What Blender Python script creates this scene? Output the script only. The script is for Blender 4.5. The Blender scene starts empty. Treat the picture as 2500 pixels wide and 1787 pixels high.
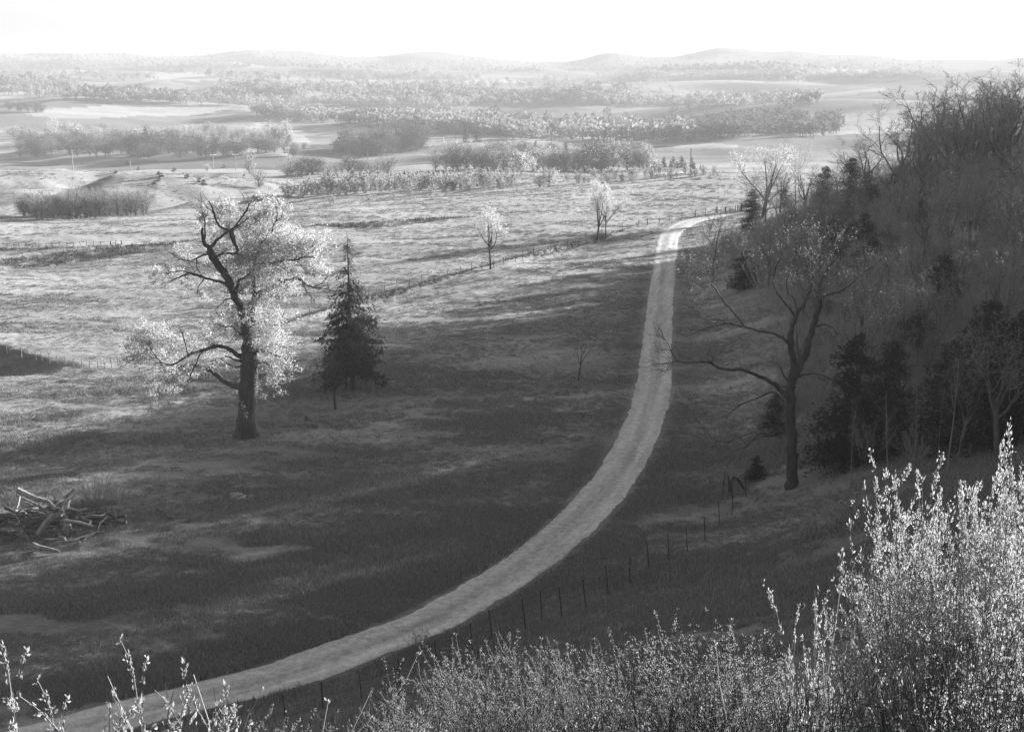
import bpy, math, random
import numpy as np
from mathutils import Vector

# ------------------------------------------------------------------ camera, light
sc = bpy.context.scene
col = sc.collection
W0, H0, F0 = 2500.0, 1787.0, 3472.0          # frame the camera was measured in, focal length in its pixels
HORY = 150.0                                  # eye level in that frame
CAMZ = 28.0
PITCH = math.atan((H0 / 2 - HORY) / F0)
cam = bpy.data.cameras.new('camera')
cam.sensor_width = 36.0
cam.lens = 36.0 * F0 / W0
cam.clip_start = 0.3
cam.clip_end = 60000
cam_o = bpy.data.objects.new('camera', cam)
col.objects.link(cam_o)
cam_o.location = (0, 0, CAMZ)
cam_o.rotation_euler = (math.pi / 2 - PITCH, 0, 0)
sc.camera = cam_o

SUN_AZ, SUN_EL = math.radians(48), math.radians(10.5)
SUNV = np.array([math.sin(SUN_AZ) * math.cos(SUN_EL), math.cos(SUN_AZ) * math.cos(SUN_EL), math.sin(SUN_EL)])
world = bpy.data.worlds.new("World")
sc.world = world
world.use_nodes = True
nt = world.node_tree
bg = nt.nodes['Background']
sky = nt.nodes.new('ShaderNodeTexSky')
sky.sky_type = 'NISHITA'
sky.sun_disc = False
sky.sun_elevation = SUN_EL
sky.sun_rotation = SUN_AZ
sky.dust_density = 1.5
bw = nt.nodes.new('ShaderNodeRGBToBW')        # black and white photograph
nt.links.new(sky.outputs[0], bw.inputs[0])
nt.links.new(bw.outputs[0], bg.inputs[0])
bg.inputs[1].default_value = 0.05
sl = bpy.data.lights.new('sun', 'SUN')
sl.energy = 5.0
sl.angle = math.radians(0.5)
sun_o = bpy.data.objects.new('sun', sl)
col.objects.link(sun_o)
sun_o.location = (80, 60, 120)
sun_o.rotation_euler = Vector(tuple(SUNV)).to_track_quat('Z', 'Y').to_euler()
sc.view_settings.view_transform = 'Standard'
sc.view_settings.look = 'None'
sc.view_settings.gamma = 1
sc.view_settings.exposure = 2.55
sc.render.engine = 'CYCLES'
cy = sc.cycles
cy.max_bounces = 5
cy.diffuse_bounces = 2
cy.glossy_bounces = 1
cy.transmission_bounces = 3
cy.volume_bounces = 1
cy.transparent_max_bounces = 4
cy.use_adaptive_sampling = False
cy.adaptive_threshold = 0.02
cy.use_denoising = True
try:
    cy.denoiser = 'OPENIMAGEDENOISE'
    cy.denoising_prefilter = 'NONE'
except Exception:
    pass

# ------------------------------------------------------------------ helpers
CP, SP = math.cos(PITCH), math.sin(PITCH)
def ray(px, py):
    u = (np.asarray(px, float) - W0 / 2) / F0
    v = (H0 / 2 - np.asarray(py, float)) / F0
    return np.stack([u, CP + v * SP, -SP + v * CP], -1)

def nz(v):
    return v / np.maximum(np.linalg.norm(v, axis=-1, keepdims=True), 1e-9)

def vnoise(x, y, seed=0):
    xi = np.floor(x).astype(np.int64); yi = np.floor(y).astype(np.int64)
    fx = x - xi; fy = y - yi
    fx = fx * fx * fx * (fx * (fx * 6 - 15) + 10); fy = fy * fy * fy * (fy * (fy * 6 - 15) + 10)
    def hsh(a, b):
        n = (a * 374761393 + b * 668265263 + seed * 1442695041) & 0xFFFFFFFF
        n = ((n ^ (n >> 13)) * 1274126177) & 0xFFFFFFFF
        n = (n ^ (n >> 16)) & 0xFFFFFFFF
        return n / 4294967295.0 * 2 - 1
    a, b = hsh(xi, yi), hsh(xi + 1, yi)
    c, d = hsh(xi, yi + 1), hsh(xi + 1, yi + 1)
    return (a + (b - a) * fx) * (1 - fy) + (c + (d - c) * fx) * fy

def fbm(x, y, seed=0, octaves=4, gain=0.5):
    s = 0; a = 1.0
    for k in range(octaves):
        s = s + a * vnoise(x + 17.3 * k, y - 9.1 * k, seed + k)
        x = x * 2.03; y = y * 2.03; a *= gain
    return s

def sstep(a, b, x):
    t = np.clip((x - a) / (b - a), 0, 1)
    return t * t * (3 - 2 * t)

def polydist(x, y, P):
    """signed distance to a polyline (positive on its right) and the arc position"""
    P = np.asarray(P, float)
    best = np.full(x.shape, 1e18); sg = np.zeros(x.shape); arc = np.zeros(x.shape)
    acc = 0.0
    for (ax, ay), (bx, by) in zip(P[:-1], P[1:]):
        dx, dy = bx - ax, by - ay
        L2 = dx * dx + dy * dy; L = math.sqrt(L2)
        t = np.clip(((x - ax) * dx + (y - ay) * dy) / L2, 0, 1)
        qx, qy = x - ax - t * dx, y - ay - t * dy
        d2 = qx * qx + qy * qy
        m = d2 < best
        best = np.where(m, d2, best)
        sg = np.where(m, np.sign(dy * (x - ax) - dx * (y - ay)), sg)
        arc = np.where(m, acc + t * L, arc)
        acc += L
    return np.sqrt(best) * np.where(sg == 0, 1, sg), arc

def smooth_poly(P, n):
    """Catmull-Rom resampling"""
    P = np.asarray(P, float)
    Q = np.vstack([2 * P[0] - P[1], P, 2 * P[-1] - P[-2]])
    out = []
    m = len(P) - 1
    for s in np.linspace(0, m - 1e-6, n):
        i = int(s); t = s - i
        p0, p1, p2, p3 = Q[i], Q[i + 1], Q[i + 2], Q[i + 3]
        out.append(0.5 * (2 * p1 + (p2 - p0) * t + (2 * p0 - 5 * p1 + 4 * p2 - p3) * t * t + (3 * p1 - p0 - 3 * p2 + p3) * t ** 3))
    return np.array(out)

def onplane(pts):
    """frame pixels to points of the valley floor z = 0"""
    r = ray([p[0] for p in pts], [p[1] for p in pts])
    t = -CAMZ / r[:, 2]
    return np.stack([r[:, 0] * t, r[:, 1] * t], -1)

# ------------------------------------------------------------------ terrain
FOOT = smooth_poly([(-160, 30), (-80, 44), (-40, 51), (-16, 57.5), (-4, 63.5), (4.5, 71), (10, 81), (13.5, 93), (17, 120), (22, 167), (28.5, 205), (34, 232), (43, 252), (64, 268), (100, 285), (190, 325), (420, 420)], 80)
ROADL = [(240, 1722), (450, 1672), (640, 1622), (850, 1548), (1000, 1490), (1150, 1405), (1280, 1318), (1400, 1212), (1490, 1090), (1535, 980), (1556, 880), (1570, 760), (1585, 680), (1598, 610), (1618, 562), (1672, 534), (1740, 521), (1800, 512)]
ROADR = [(240, 1808), (450, 1748), (700, 1685), (900, 1618), (1080, 1552), (1250, 1455), (1400, 1352), (1510, 1240), (1590, 1120), (1638, 1000), (1646, 900), (1650, 780), (1653, 690), (1655, 610), (1660, 578), (1700, 551), (1760, 535), (1800, 524)]
rl = smooth_poly(onplane(ROADL), 300); rr = smooth_poly(onplane(ROADR), 300)
ROADC = (rl + rr) / 2
ROADC = np.vstack([ROADC[0] - (ROADC[8] - ROADC[0]) * 3, ROADC, ROADC[-1] + np.array([14, 5]), ROADC[-1] + np.array([40, 26])])

def bank(pts, drop, w, back, smooth=40):
    return (smooth_poly(onplane(pts), smooth), drop, w, back)
BANKS = [  # terrace edges of the pasture: edge line, drop towards the viewer, width, length over which the ground comes back
    bank([(-200, 652), (0, 628), (150, 612), (290, 597), (430, 587), (520, 581)], 0.9, 4.0, 46),
    bank([(660, 566), (800, 553), (930, 545), (1080, 533), (1200, 528)], 0.7, 4.0, 40),
    bank([(-200, 615), (0, 606), (150, 603), (295, 596)], 0.5, 1.5, 22),
    bank([(-300, 790), (-100, 820), (0, 848), (120, 873), (240, 893), (330, 890), (420, 880)], 1.7, 3.6, 26),
    bank([(690, 795), (800, 757), (930, 718), (1060, 688), (1190, 655)], 0.9, 0.9, 12),
    bank([(1190, 655), (1330, 617), (1450, 583), (1560, 556)], 1.0, 1.1, 14),
    bank([(-200, 1150), (0, 1098), (120, 1078), (300, 1035)], 0.8, 2.0, 30),
]

# far relief: the frame row at which the ground of a column stands at a distance
ROWS = [
    (300, [(-900, 530), (0, 520), (300, 511), (600, 508), (900, 487), (1200, 474), (2500, 474)]),
    (345, [(-900, 530), (0, 516), (300, 513), (600, 506), (900, 484), (1200, 462), (1500, 442), (1700, 431), (2500, 431)]),
    (400, [(-900, 490), (0, 486), (300, 490), (600, 484), (900, 464), (1200, 446), (1500, 431), (1700, 412), (1850, 412), (2100, 425), (2500, 440)]),
    (500, [(-900, 392), (0, 388), (150, 387), (300, 396), (450, 408), (560, 416), (700, 428), (900, 446), (1200, 434), (1500, 433), (1800, 425), (2500, 430)]),
    (600, [(-900, 400), (0, 402), (300, 412), (600, 425), (900, 430), (1100, 416), (1300, 418), (1500, 425), (1800, 420), (2500, 420)]),
    (750, [(0, 408), (300, 410), (600, 414), (900, 412), (1050, 404), (1200, 404), (1500, 415), (1800, 398), (2500, 400)]),
    (950, [(0, 392), (300, 392), (600, 382), (900, 382), (1200, 378), (1500, 388), (1800, 372), (2500, 370)]),
    (1150, [(0, 345), (300, 340), (600, 336), (900, 346), (1200, 336), (1500, 352), (1800, 338), (2500, 330)]),
    (1400, [(0, 292), (300, 287), (600, 296), (750, 306), (1000, 318), (1250, 318), (1500, 330), (1800, 310), (2500, 290)]),
    (1700, [(0, 258), (300, 256), (600, 268), (900, 290), (1200, 292), (1500, 296), (1800, 275), (2500, 265)]),
    (2100, [(0, 208), (130, 215), (300, 228), (600, 236), (900, 246), (1200, 252), (1500, 256), (1800, 240), (2100, 222), (2500, 215)]),
    (2600, [(0, 190), (600, 198), (900, 208), (1200, 212), (1500, 214), (1800, 204), (2100, 205), (2500, 200)]),
    (3300, [(0, 172), (600, 174), (900, 180), (1200, 184), (1500, 184), (1800, 176), (2100, 180), (2500, 180)]),
    (4100, [(0, 168), (300, 168), (600, 166), (900, 172), (1200, 178), (1500, 174), (1800, 166), (2100, 168), (2500, 170)]),
    (4900, [(-800, 140), (0, 135), (180, 133), (330, 134), (430, 140), (500, 139), (570, 130), (640, 124), (760, 129), (850, 141), (930, 144), (1000, 132), (1060, 128), (1150, 138), (1230, 152), (1330, 158), (1425, 150), (1450, 135), (1500, 130), (1560, 142), (1640, 143), (1690, 133), (1740, 119), (1800, 122), (1850, 130), (1920, 127), (2000, 137), (2100, 135), (2200, 150), (2400, 148), (2500, 143), (3300, 140)]),
    (5600, [(-800, 150), (2500, 156)]),
    (7500, [(-800, 165), (2500, 165)]),
]
RD = np.log(np.array([r[0] for r in ROWS], float))

def far_z(x, y):
    d = np.hypot(x, y) + 1e-6
    # bearings well outside the frame reuse the edge columns
    az = np.arctan2(x, y)
    px = W0 / 2 + F0 * np.tan(np.clip(az, -0.6, 0.6)) 
    cosb = np.cos(np.clip(az, -0.6, 0.6))
    Y = np.empty((len(ROWS),) + x.shape)
    for i, (dd, c) in enumerate(ROWS):
        c = np.array(c, float)
        xs = np.arange(-1200, 3800, 20.0)
        ys = np.interp(xs, c[:, 0], c[:, 1])
        k = np.hanning(9 if dd < 4500 else 5); k /= k.sum()
        ys = np.convolve(np.pad(ys, 4 if dd < 4500 else 2, mode='edge'), k, 'valid')
        Y[i] = CAMZ - (np.interp(px, xs, ys) - HORY) / F0 * dd
    L = np.clip(np.log(d), RD[0], RD[-1])
    idx = np.clip(np.searchsorted(RD, L) - 1, 0, len(RD) - 2)
    t = (L - RD[idx]) / (RD[idx + 1] - RD[idx])
    def g(k):
        return np.take_along_axis(Y, np.clip(k, 0, len(RD) - 1)[None], 0)[0]
    p0, p1, p2, p3 = g(idx - 1), g(idx), g(idx + 1), g(idx + 2)
    z = 0.5 * (2 * p1 + (p2 - p0) * t + (2 * p0 - 5 * p1 + 4 * p2 - p3) * t * t + (3 * p1 - p0 - 3 * p2 + p3) * t ** 3)
    # rolling relief
    z = z + sstep(900, 1700, d) * (1 - sstep(4100, 4700, d)) * (15 * fbm(x / 430, y / 380, 5, 2) + 11 * (0.5 - np.abs(vnoise(x / 210, y / 240, 31))))  + sstep(380, 560, d) * (1 - sstep(1000, 1800, d)) * 2.6 * fbm(x / 85, y / 85, 6, 3)
    # gullies of the left hillocks
    gm = np.exp(-((d - 450) / 62) ** 2) * (1 - sstep(-70, -30, x))
    for gx, gw, gd, sk in ((-182, 7, 4.5, 0.25), (-152, 11, 5.0, 0.32), (-128, 6, 2.5, -0.30), (-88, 10, 4.5, 0.30), (-60, 7, 2.0, 0.2)):
        cx = gx + sk * (y - 430) + 4 * np.sin(y / 17 + gx)
        z = z - gm * gd * np.exp(-np.abs((x - cx) / gw) ** 1.6)
    z = z + gm * 1.5 * fbm(x / 24, y / 24, 12, 2)
    z = z + sstep(330, 380, d) * (1 - sstep(600, 700, d)) * 0.35 * fbm(x / 11, y / 11, 33, 3)
    z = z + sstep(4200, 4700, d) * 5 * vnoise(x / 120, y / 120, 17)
    return z

NOTCH = [(-107.0, 4.0, 13.5), (-75.5, 2.3, 14.0), (-61.5, 1.8, 14.0), (-86.5, 1.7, 14.0)]
def in_notch(x, y, m=0.0):
    c = x * math.cos(SUN_AZ) - y * math.sin(SUN_AZ)
    return any(abs(c - c0) < cw * .8 + m for c0, cw, lo in NOTCH)

def height(x, y, fine=True):
    x = np.asarray(x, float); y = np.asarray(y, float)
    d = np.hypot(x, y)
    # pasture plane
    z = 0.35 * fbm(x / 34, y / 34, 1, 2)
    for P, drop, w, back in BANKS:
        s, a = polydist(x, y, P)
        A = a.max() if a.size and a.max() > 0 else 1
        tot = np.sum(np.hypot(*np.diff(P, axis=0).T))
        taper = sstep(0, 14, a) * (1 - sstep(tot - 28, tot, a))
        end = np.hypot(x - P[-1, 0], y - P[-1, 1])
        # right of a line running left to right in the frame is the viewer's side
        prof = np.clip(s / w, 0, 1) * (1 - sstep(w, w + back, s))
        z = z - drop * prof * taper
        z = z + 0.2 * drop * np.exp(-(s / w) ** 2) * taper
    sr, ar = polydist(x, y, ROADC)
    flat = 1 - sstep(1.8, 7.0, np.abs(sr))
    z = z * (1 - flat)
    zr = 0
    # the near pasture blends into the far relief
    w = sstep(262, 305, d + 18 * vnoise(x / 60, y / 60, 3) + 0.0 * x - sstep(20, 60, x) * 60)
    zf = far_z(x, y)
    z = z * (1 - w) + zf * w
    # wooded hill and the viewer's hillside
    s, a = polydist(x, y, FOOT)
    sl = s + 1.6 * vnoise(x / 14, y / 14, 8)
    ramp = 0.42 * 0.5 * (np.sqrt((sl - 3) ** 2 + 16) + (sl - 3)) - 0.26
    knoll = 6.0 * np.exp(-(x * x + y * y) / 38 ** 2)
    z = z + 3.6 * np.exp(-(d / 13.0) ** 2)
    cap = 19.0 + knoll + 0.8 * fbm(x / 22, y / 22, 9, 2) - 9 * sstep(235, 330, y) + 8 * sstep(20.5, 27, np.degrees(np.arctan2(x, y))) * sstep(50, 80, d)
    # notches added to the ridge to throw streaks of low sun on the pasture
    cs = x * math.cos(SUN_AZ) - y * math.sin(SUN_AZ)
    for c0, cw, lo in NOTCH:
        nn = np.exp(-((cs - c0) / cw) ** 4) * sstep(14, 30, s)
        cap = cap * (1 - nn) + np.minimum(cap, lo) * nn
    k = 1.6
    hill = -k * np.log(np.exp(-np.clip(ramp, -5, 200) / k) + np.exp(-cap / k))
    hill = np.maximum(hill, 0) * sstep(-1, 4, s)
    hill = hill * (1 - sstep(320, 520, d))
    z = z + hill
    if fine:
        nr = 1 - sstep(330, 420, d)
        rough = (1 - 0.93 * flat)
        z = z + nr * rough * (0.10 * fbm(x / 5.5, y / 4.0, 20, 2) + 0.055 * fbm(x / 1.5, y / 1.1, 23, 2))
        z = z + flat * 0.02 * vnoise(x / 2, y / 2, 30)
    return z

GZ0 = float(height(np.array([0.0]), np.array([0.0]))[0])

# polar sheet round the viewpoint, dense inside the view
az_in = np.radians(np.linspace(-24, 24, 570))
az_r = np.radians(24 + 96 * (np.linspace(0, 1, 91)[1:]) ** 1.2)
az_l = np.radians(-24 - 36 * (np.linspace(0, 1, 31)[1:]) ** 1.2)[::-1]
az_b = np.radians(np.linspace(120, 300, 38)[1:-1])
AZ = np.concatenate([az_l, az_in, az_r, az_b])
R = [0.5]
while R[-1] < 7400:
    r = R[-1]
    if r < 45: st = 0.55
    elif r < 330: st = max(0.16, r * r / (28 * 1422) * 1.55)
    else: st = max(2.6, r * 0.0115)
    R.append(r + st)
R = np.array(R)
GX = np.sin(AZ)[None] * R[:, None]; GY = np.cos(AZ)[None] * R[:, None]
GZ = height(GX, GY)
i0 = len(az_l)
INS = slice(i0, i0 + len(az_in))
TANP = np.maximum.accumulate((GZ - CAMZ) / R[:, None], axis=0)   # skyline so far, for looking points up on the ground

def ground_at(px, py):
    """the point of the ground seen at a frame pixel"""
    rv = ray(px, py)
    a = math.atan2(rv[0], rv[1]); tn = rv[2] / math.hypot(rv[0], rv[1])
    j = int(np.clip(np.searchsorted(AZ[:i0 + len(az_in) + 80], a), 1, i0 + len(az_in) + 79))
    f = (a - AZ[j - 1]) / (AZ[j] - AZ[j - 1])
    c = (GZ[:, j - 1] * (1 - f) + GZ[:, j] * f - CAMZ) / R
    k = int(np.argmax(c >= tn))
    if c[k] < tn: return None
    if k > 0:
        g = (tn - c[k - 1]) / max(c[k] - c[k - 1], 1e-9)
        r = R[k - 1] + g * (R[k] - R[k - 1])
    else: r = R[0]
    return np.array([math.sin(a) * r, math.cos(a) * r, CAMZ + tn * r])

def zat(x, y):
    return float(height(np.array([x]), np.array([y]))[0])

def at_depth(px, d):
    """ground point in the frame column px at the distance y = d"""
    x = (px - W0 / 2) / F0 * d      # small pitch error is taken up by the y below
    return np.array([x, d, zat(x, d)])

# ------------------------------------------------------------------ materials
def newmat(name):
    m = bpy.data.materials.new(name); m.use_nodes = True
    t = m.node_tree; t.nodes.clear()
    return m, t, t.nodes.new('ShaderNodeOutputMaterial')
def N(t, kind, **kw):
    n = t.nodes.new(kind)
    for k, v in kw.items(): setattr(n, k, v)
    return n
def grey(v): return (v, v, v, 1)
def noise(t, vec, scale, detail=4, rough=0.6):
    n = N(t, 'ShaderNodeTexNoise'); n.inputs['Scale'].default_value = scale
    n.inputs['Detail'].default_value = detail; n.inputs['Roughness'].default_value = rough
    t.links.new(vec, n.inputs['Vector']); return n.outputs['Fac']
def maprange(t, v, a, b, c, d):
    n = N(t, 'ShaderNodeMapRange'); t.links.new(v, n.inputs[0])
    for i, q in enumerate((a, b, c, d)): n.inputs[i + 1].default_value = q
    return n.outputs[0]
def math_n(t, op, a, b):
    n = N(t, 'ShaderNodeMath', operation=op)
    for i, q in enumerate((a, b)):
        if isinstance(q, (int, float)): n.inputs[i].default_value = q
        else: t.links.new(q, n.inputs[i])
    return n.outputs[0]

def surf_mat(name, lo, hi, scale, bump=0.0, bscale=None, rough=0.9, stretch=(1, 1, 1), obj=True, attr=None):
    m, t, out = newmat(name)
    tc = N(t, 'ShaderNodeTexCoord'); mp = N(t, 'ShaderNodeMapping'); mp.inputs['Scale'].default_value = stretch
    t.links.new(tc.outputs['Object'], mp.inputs[0])
    f = noise(t, mp.outputs[0], scale)
    c = maprange(t, f, 0.3, 0.7, lo, hi)
    b = N(t, 'ShaderNodeBsdfPrincipled'); b.inputs['Roughness'].default_value = rough
    b.inputs['Specular IOR Level'].default_value = 0.15
    t.links.new(c, b.inputs['Base Color'])
    if bump:
        bn = N(t, 'ShaderNodeBump'); bn.inputs['Strength'].default_value = 1; bn.inputs['Distance'].default_value = bump
        t.links.new(noise(t, mp.outputs[0], bscale or scale * 3), bn.inputs['Height']); t.links.new(bn.outputs[0], b.inputs['Normal'])
    t.links.new(b.outputs[0], out.inputs[0])
    return m

def leaf_mat(name, dif, trn, var=0.25):
    m, t, out = newmat(name)
    g = N(t, 'ShaderNodeNewGeometry')
    f = maprange(t, g.outputs['Random Per Island'], 0, 1, 1 - var, 1 + var)
    d = N(t, 'ShaderNodeBsdfDiffuse'); tr = N(t, 'ShaderNodeBsdfTranslucent'); ad = N(t, 'ShaderNodeAddShader')
    t.links.new(math_n(t, 'MULTIPLY', f, dif), d.inputs[0]); t.links.new(math_n(t, 'MULTIPLY', f, trn), tr.inputs[0])
    t.links.new(d.outputs[0], ad.inputs[0]); t.links.new(tr.outputs[0], ad.inputs[1]); t.links.new(ad.outputs[0], out.inputs[0])
    return m

M = {}
M['bark_dark'] = surf_mat('rough_dark_bark', 0.025, 0.075, 6, 0.05, 18, stretch=(1, 1, 0.25))
M['bark_grey'] = surf_mat('grey_bark', 0.06, 0.13, 6, 0.03, 20, stretch=(1, 1, 0.3))
M['bark_pale'] = surf_mat('pale_bark', 0.14, 0.26, 6, 0.02, 20, stretch=(1, 1, 0.3))
M['twig'] = surf_mat('twig_grey', 0.10, 0.20, 3)
M['twig_pale'] = surf_mat('twig_pale', 0.22, 0.36, 3)
M['wood'] = surf_mat('weathered_wood', 0.12, 0.32, 4, 0.02, 30, stretch=(1, 1, 0.2))
M['wood_dark'] = surf_mat('dark_post_wood', 0.03, 0.07, 5, 0.01, 30)
M['steel'] = surf_mat('dull_steel', 0.03, 0.05, 5, rough=0.6)
M['gravel'] = surf_mat('pale_gravel', 0.27, 0.44, 0.9, 0.05, 5)
M['stone'] = surf_mat('field_stone', 0.18, 0.36, 3, 0.04, 12)
M['leaf_bright'] = leaf_mat('young_leaf_bright', 0.21, 0.18, .2)
M['leaf_near'] = leaf_mat('near_leaf', 0.16, 0.12)
M['leaf_tip'] = leaf_mat('near_bud', 0.13, 0.09)
M['leaf_bud'] = leaf_mat('bud_leaf', 0.15, 0.12)
M['leaf_dark'] = leaf_mat('needle_dark', 0.035, 0.012, 0.4)
M['leaf_mid'] = leaf_mat('twig_haze_mid', 0.13, 0.07)
M['leaf_old'] = leaf_mat('dry_leaf', 0.12, 0.05)
M['grass'] = leaf_mat('grass_blade', 0.15, 0.16, 0.45)
M['grass_dark'] = leaf_mat('dead_stalk', 0.17, 0.09, 0.4)
M['brush_pale'] = leaf_mat('brush_pale', .30, .03, .4)
M['brush_dark'] = leaf_mat('brush_dark', .05, .01, .4)
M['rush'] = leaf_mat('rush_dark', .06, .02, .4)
M['pole'] = surf_mat('pole_wood_pale', 0.25, 0.35, 1)
M['white'] = surf_mat('white_board', 0.7, 0.8, 1)

def ground_material():
    m, t, out = newmat('pasture_and_hills')
    geo = N(t, 'ShaderNodeNewGeometry'); P = geo.outputs['Position']
    att = N(t, 'ShaderNodeAttribute', attribute_name='cover')
    # fine mottling near, broad mottling far
    n1 = noise(t, P, 0.9, 5, 0.65); n2 = noise(t, P, 0.12, 4, 0.6); n3 = noise(t, P, 4.0, 3, 0.6)
    mot = math_n(t, 'ADD', math_n(t, 'MULTIPLY', n1, 0.5), math_n(t, 'ADD', math_n(t, 'MULTIPLY', n2, 0.3), math_n(t, 'MULTIPLY', n3, 0.2)))
    f = maprange(t, mot, 0.35, 0.65, 0.55, 1.45)
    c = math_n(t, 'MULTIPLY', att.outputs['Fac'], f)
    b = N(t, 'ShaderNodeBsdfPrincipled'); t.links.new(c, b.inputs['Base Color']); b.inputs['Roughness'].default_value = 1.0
    b.inputs['Specular IOR Level'].default_value = 0.0
    fz = N(t, 'ShaderNodeAttribute', attribute_name='fuzz'); t.links.new(fz.outputs['Fac'], b.inputs['Sheen Weight']); b.inputs['Sheen Roughness'].default_value = 0.6; b.inputs['Sheen Tint'].default_value = grey(1.0)
    bn = N(t, 'ShaderNodeBump'); bn.inputs['Strength'].default_value = 0.9; bn.inputs['Distance'].default_value = 0.16
    t.links.new(math_n(t, 'ADD', n1, math_n(t, 'MULTIPLY', n3, 0.35)), bn.inputs['Height']); t.links.new(bn.outputs[0], b.inputs['Normal'])
    t.links.new(b.outputs[0], out.inputs[0])
    return m

# ------------------------------------------------------------------ objects
def tag(o, label=None, cat=None, group=None, kind=None):
    if label: o['label'] = label
    if cat: o['category'] = cat
    if group: o['group'] = group
    if kind: o['kind'] = kind
    return o

def raw_mesh(name, V, Q=None, T=None, qm=None, tm=None, mats=(), smooth=False):
    me = bpy.data.meshes.new(name)
    V = np.asarray(V, np.float32)
    Q = np.zeros((0, 4), np.int32) if Q is None else np.asarray(Q, np.int32)
    T = np.zeros((0, 3), np.int32) if T is None else np.asarray(T, np.int32)
    me.vertices.add(len(V)); me.vertices.foreach_set('co', V.ravel())
    nl = Q.size + T.size
    me.loops.add(nl); me.loops.foreach_set('vertex_index', np.concatenate([Q.ravel(), T.ravel()]))
    me.polygons.add(len(Q) + len(T))
    ls = np.concatenate([np.arange(len(Q)) * 4, Q.size + np.arange(len(T)) * 3]).astype(np.int32)
    me.polygons.foreach_set('loop_start', ls)
    for m in mats: me.materials.append(m)
    if len(mats) > 1:
        mi = np.concatenate([qm if qm is not None else np.zeros(len(Q)), tm if tm is not None else np.zeros(len(T))]).astype(np.int32)
        me.polygons.foreach_set('material_index', mi)
    me.polygons.foreach_set('use_smooth', np.full(len(Q) + len(T), bool(smooth)))
    me.update(calc_edges=True)
    return me

class MB:
    def __init__(s): s.V = []; s.Q = []; s.T = []; s.n = 0; s.qm = []; s.tm = []; s.tb = {}
    def add(s, V, Q=None, T=None, m=0):
        V = np.asarray(V, float).reshape(-1, 3)
        if Q is not None and len(Q):
            s.Q.append(np.asarray(Q) + s.n); s.qm.append(np.full(len(Q), m))
        if T is not None and len(T):
            s.T.append(np.asarray(T) + s.n); s.tm.append(np.full(len(T), m))
        s.V.append(V); s.n += len(V)
    def tube(s, pts, rad, ns=4, m=0):
        pts = np.asarray(pts, float); rad = np.broadcast_to(np.asarray(rad, float), (len(pts),))
        s.tb.setdefault((len(pts), ns, m), []).append((pts, rad))
    def flush(s):
        for (n, ns, m), L in s.tb.items():
            P = np.stack([a for a, _ in L]); Rr = np.stack([b for _, b in L]); B = len(L)
            Tn = nz(np.gradient(P, axis=1))
            mean = nz(P[:, -1] - P[:, 0] + 1e-6)
            ref = np.where(np.abs(mean[:, 2:3]) > 0.8, np.array([[1., 0, 0]]), np.array([[0, 0, 1.]]))[:, None, :]
            u = nz(np.cross(Tn, np.broadcast_to(ref, Tn.shape))); w = np.cross(Tn, u)
            th = np.arange(ns) / ns * 2 * math.pi
            V = P[:, :, None] + Rr[:, :, None, None] * (u[:, :, None] * np.cos(th)[:, None] + w[:, :, None] * np.sin(th)[:, None])
            i = np.arange(n - 1)[:, None] * ns; j = np.arange(ns)[None]; k = (j + 1) % ns
            q = np.stack([i + j, i + k, i + ns + k, i + ns + j], -1).reshape(-1, 4)
            Q = (q[None] + (np.arange(B) * n * ns)[:, None, None]).reshape(-1, 4)
            s.add(V.reshape(-1, 3), Q, None, m)
        s.tb = {}
    def box(s, lo, hi, m=0, rot=None, off=None):
        x0, y0, z0 = lo; x1, y1, z1 = hi
        V = np.array([(x0, y0, z0), (x1, y0, z0), (x1, y1, z0), (x0, y1, z0), (x0, y0, z1), (x1, y0, z1), (x1, y1, z1), (x0, y1, z1)], float)
        if rot is not None: V = V @ np.asarray(rot).T
        if off is not None: V = V + np.asarray(off)
        s.add(V, [(0, 3, 2, 1), (4, 5, 6, 7), (0, 1, 5, 4), (1, 2, 6, 5), (2, 3, 7, 6), (3, 0, 4, 7)], None, m)
    def leaves(s, C, size, rng, m=0, asp=0.5, dirs=None, up=0.0, tri=False):
        C = np.asarray(C, float)
        if len(C) == 0: return
        n = len(C)
        a = nz(rng.normal(size=(n, 3))) if dirs is None else nz(np.asarray(dirs) + 0.6 * rng.normal(size=(n, 3)))
        if up: a = nz(a + np.array([0, 0, up]))
        b = nz(np.cross(a, rng.normal(size=(n, 3))))
        sz = (size * rng.uniform(0.6, 1.3, n))[:, None]
        p0 = C; p2 = C + a * sz; mid = C + a * sz * 0.5
        c = np.cross(a, b) * sz * 0.12
        if tri:
            V = np.stack([p0 - b * sz * asp * .5, p0 + b * sz * asp * .5, p2], 1)
            s.add(V.reshape(-1, 3), None, np.arange(n * 3).reshape(-1, 3), m)
        else:
            V = np.stack([p0, mid + b * sz * asp * .5 + c, p2, mid - b * sz * asp * .5 + c], 1)
            s.add(V.reshape(-1, 3), np.arange(n * 4).reshape(-1, 4), None, m)
    def mesh(s, name, mats, smooth=False):
        s.flush()
        cat = lambda L, k: np.concatenate(L) if L else np.zeros((0, k) if k > 1 else (0,), int)
        return raw_mesh(name, cat(s.V, 3), cat(s.Q, 4), cat(s.T, 3), cat(s.qm, 1), cat(s.tm, 1), mats, smooth)

def obj(name, me, parent=None, loc=None):
    o = bpy.data.objects.new(name, me); col.objects.link(o)
    if parent is not None: o.parent = parent
    if loc is not None: o.location = tuple(float(v) for v in loc)
    return o
def empty(name, loc, rz=0, s=1):
    o = bpy.data.objects.new(name, None); col.objects.link(o)
    o.location = tuple(float(v) for v in loc); o.rotation_euler = (0, 0, rz); o.scale = (s, s, s)
    return o
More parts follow.
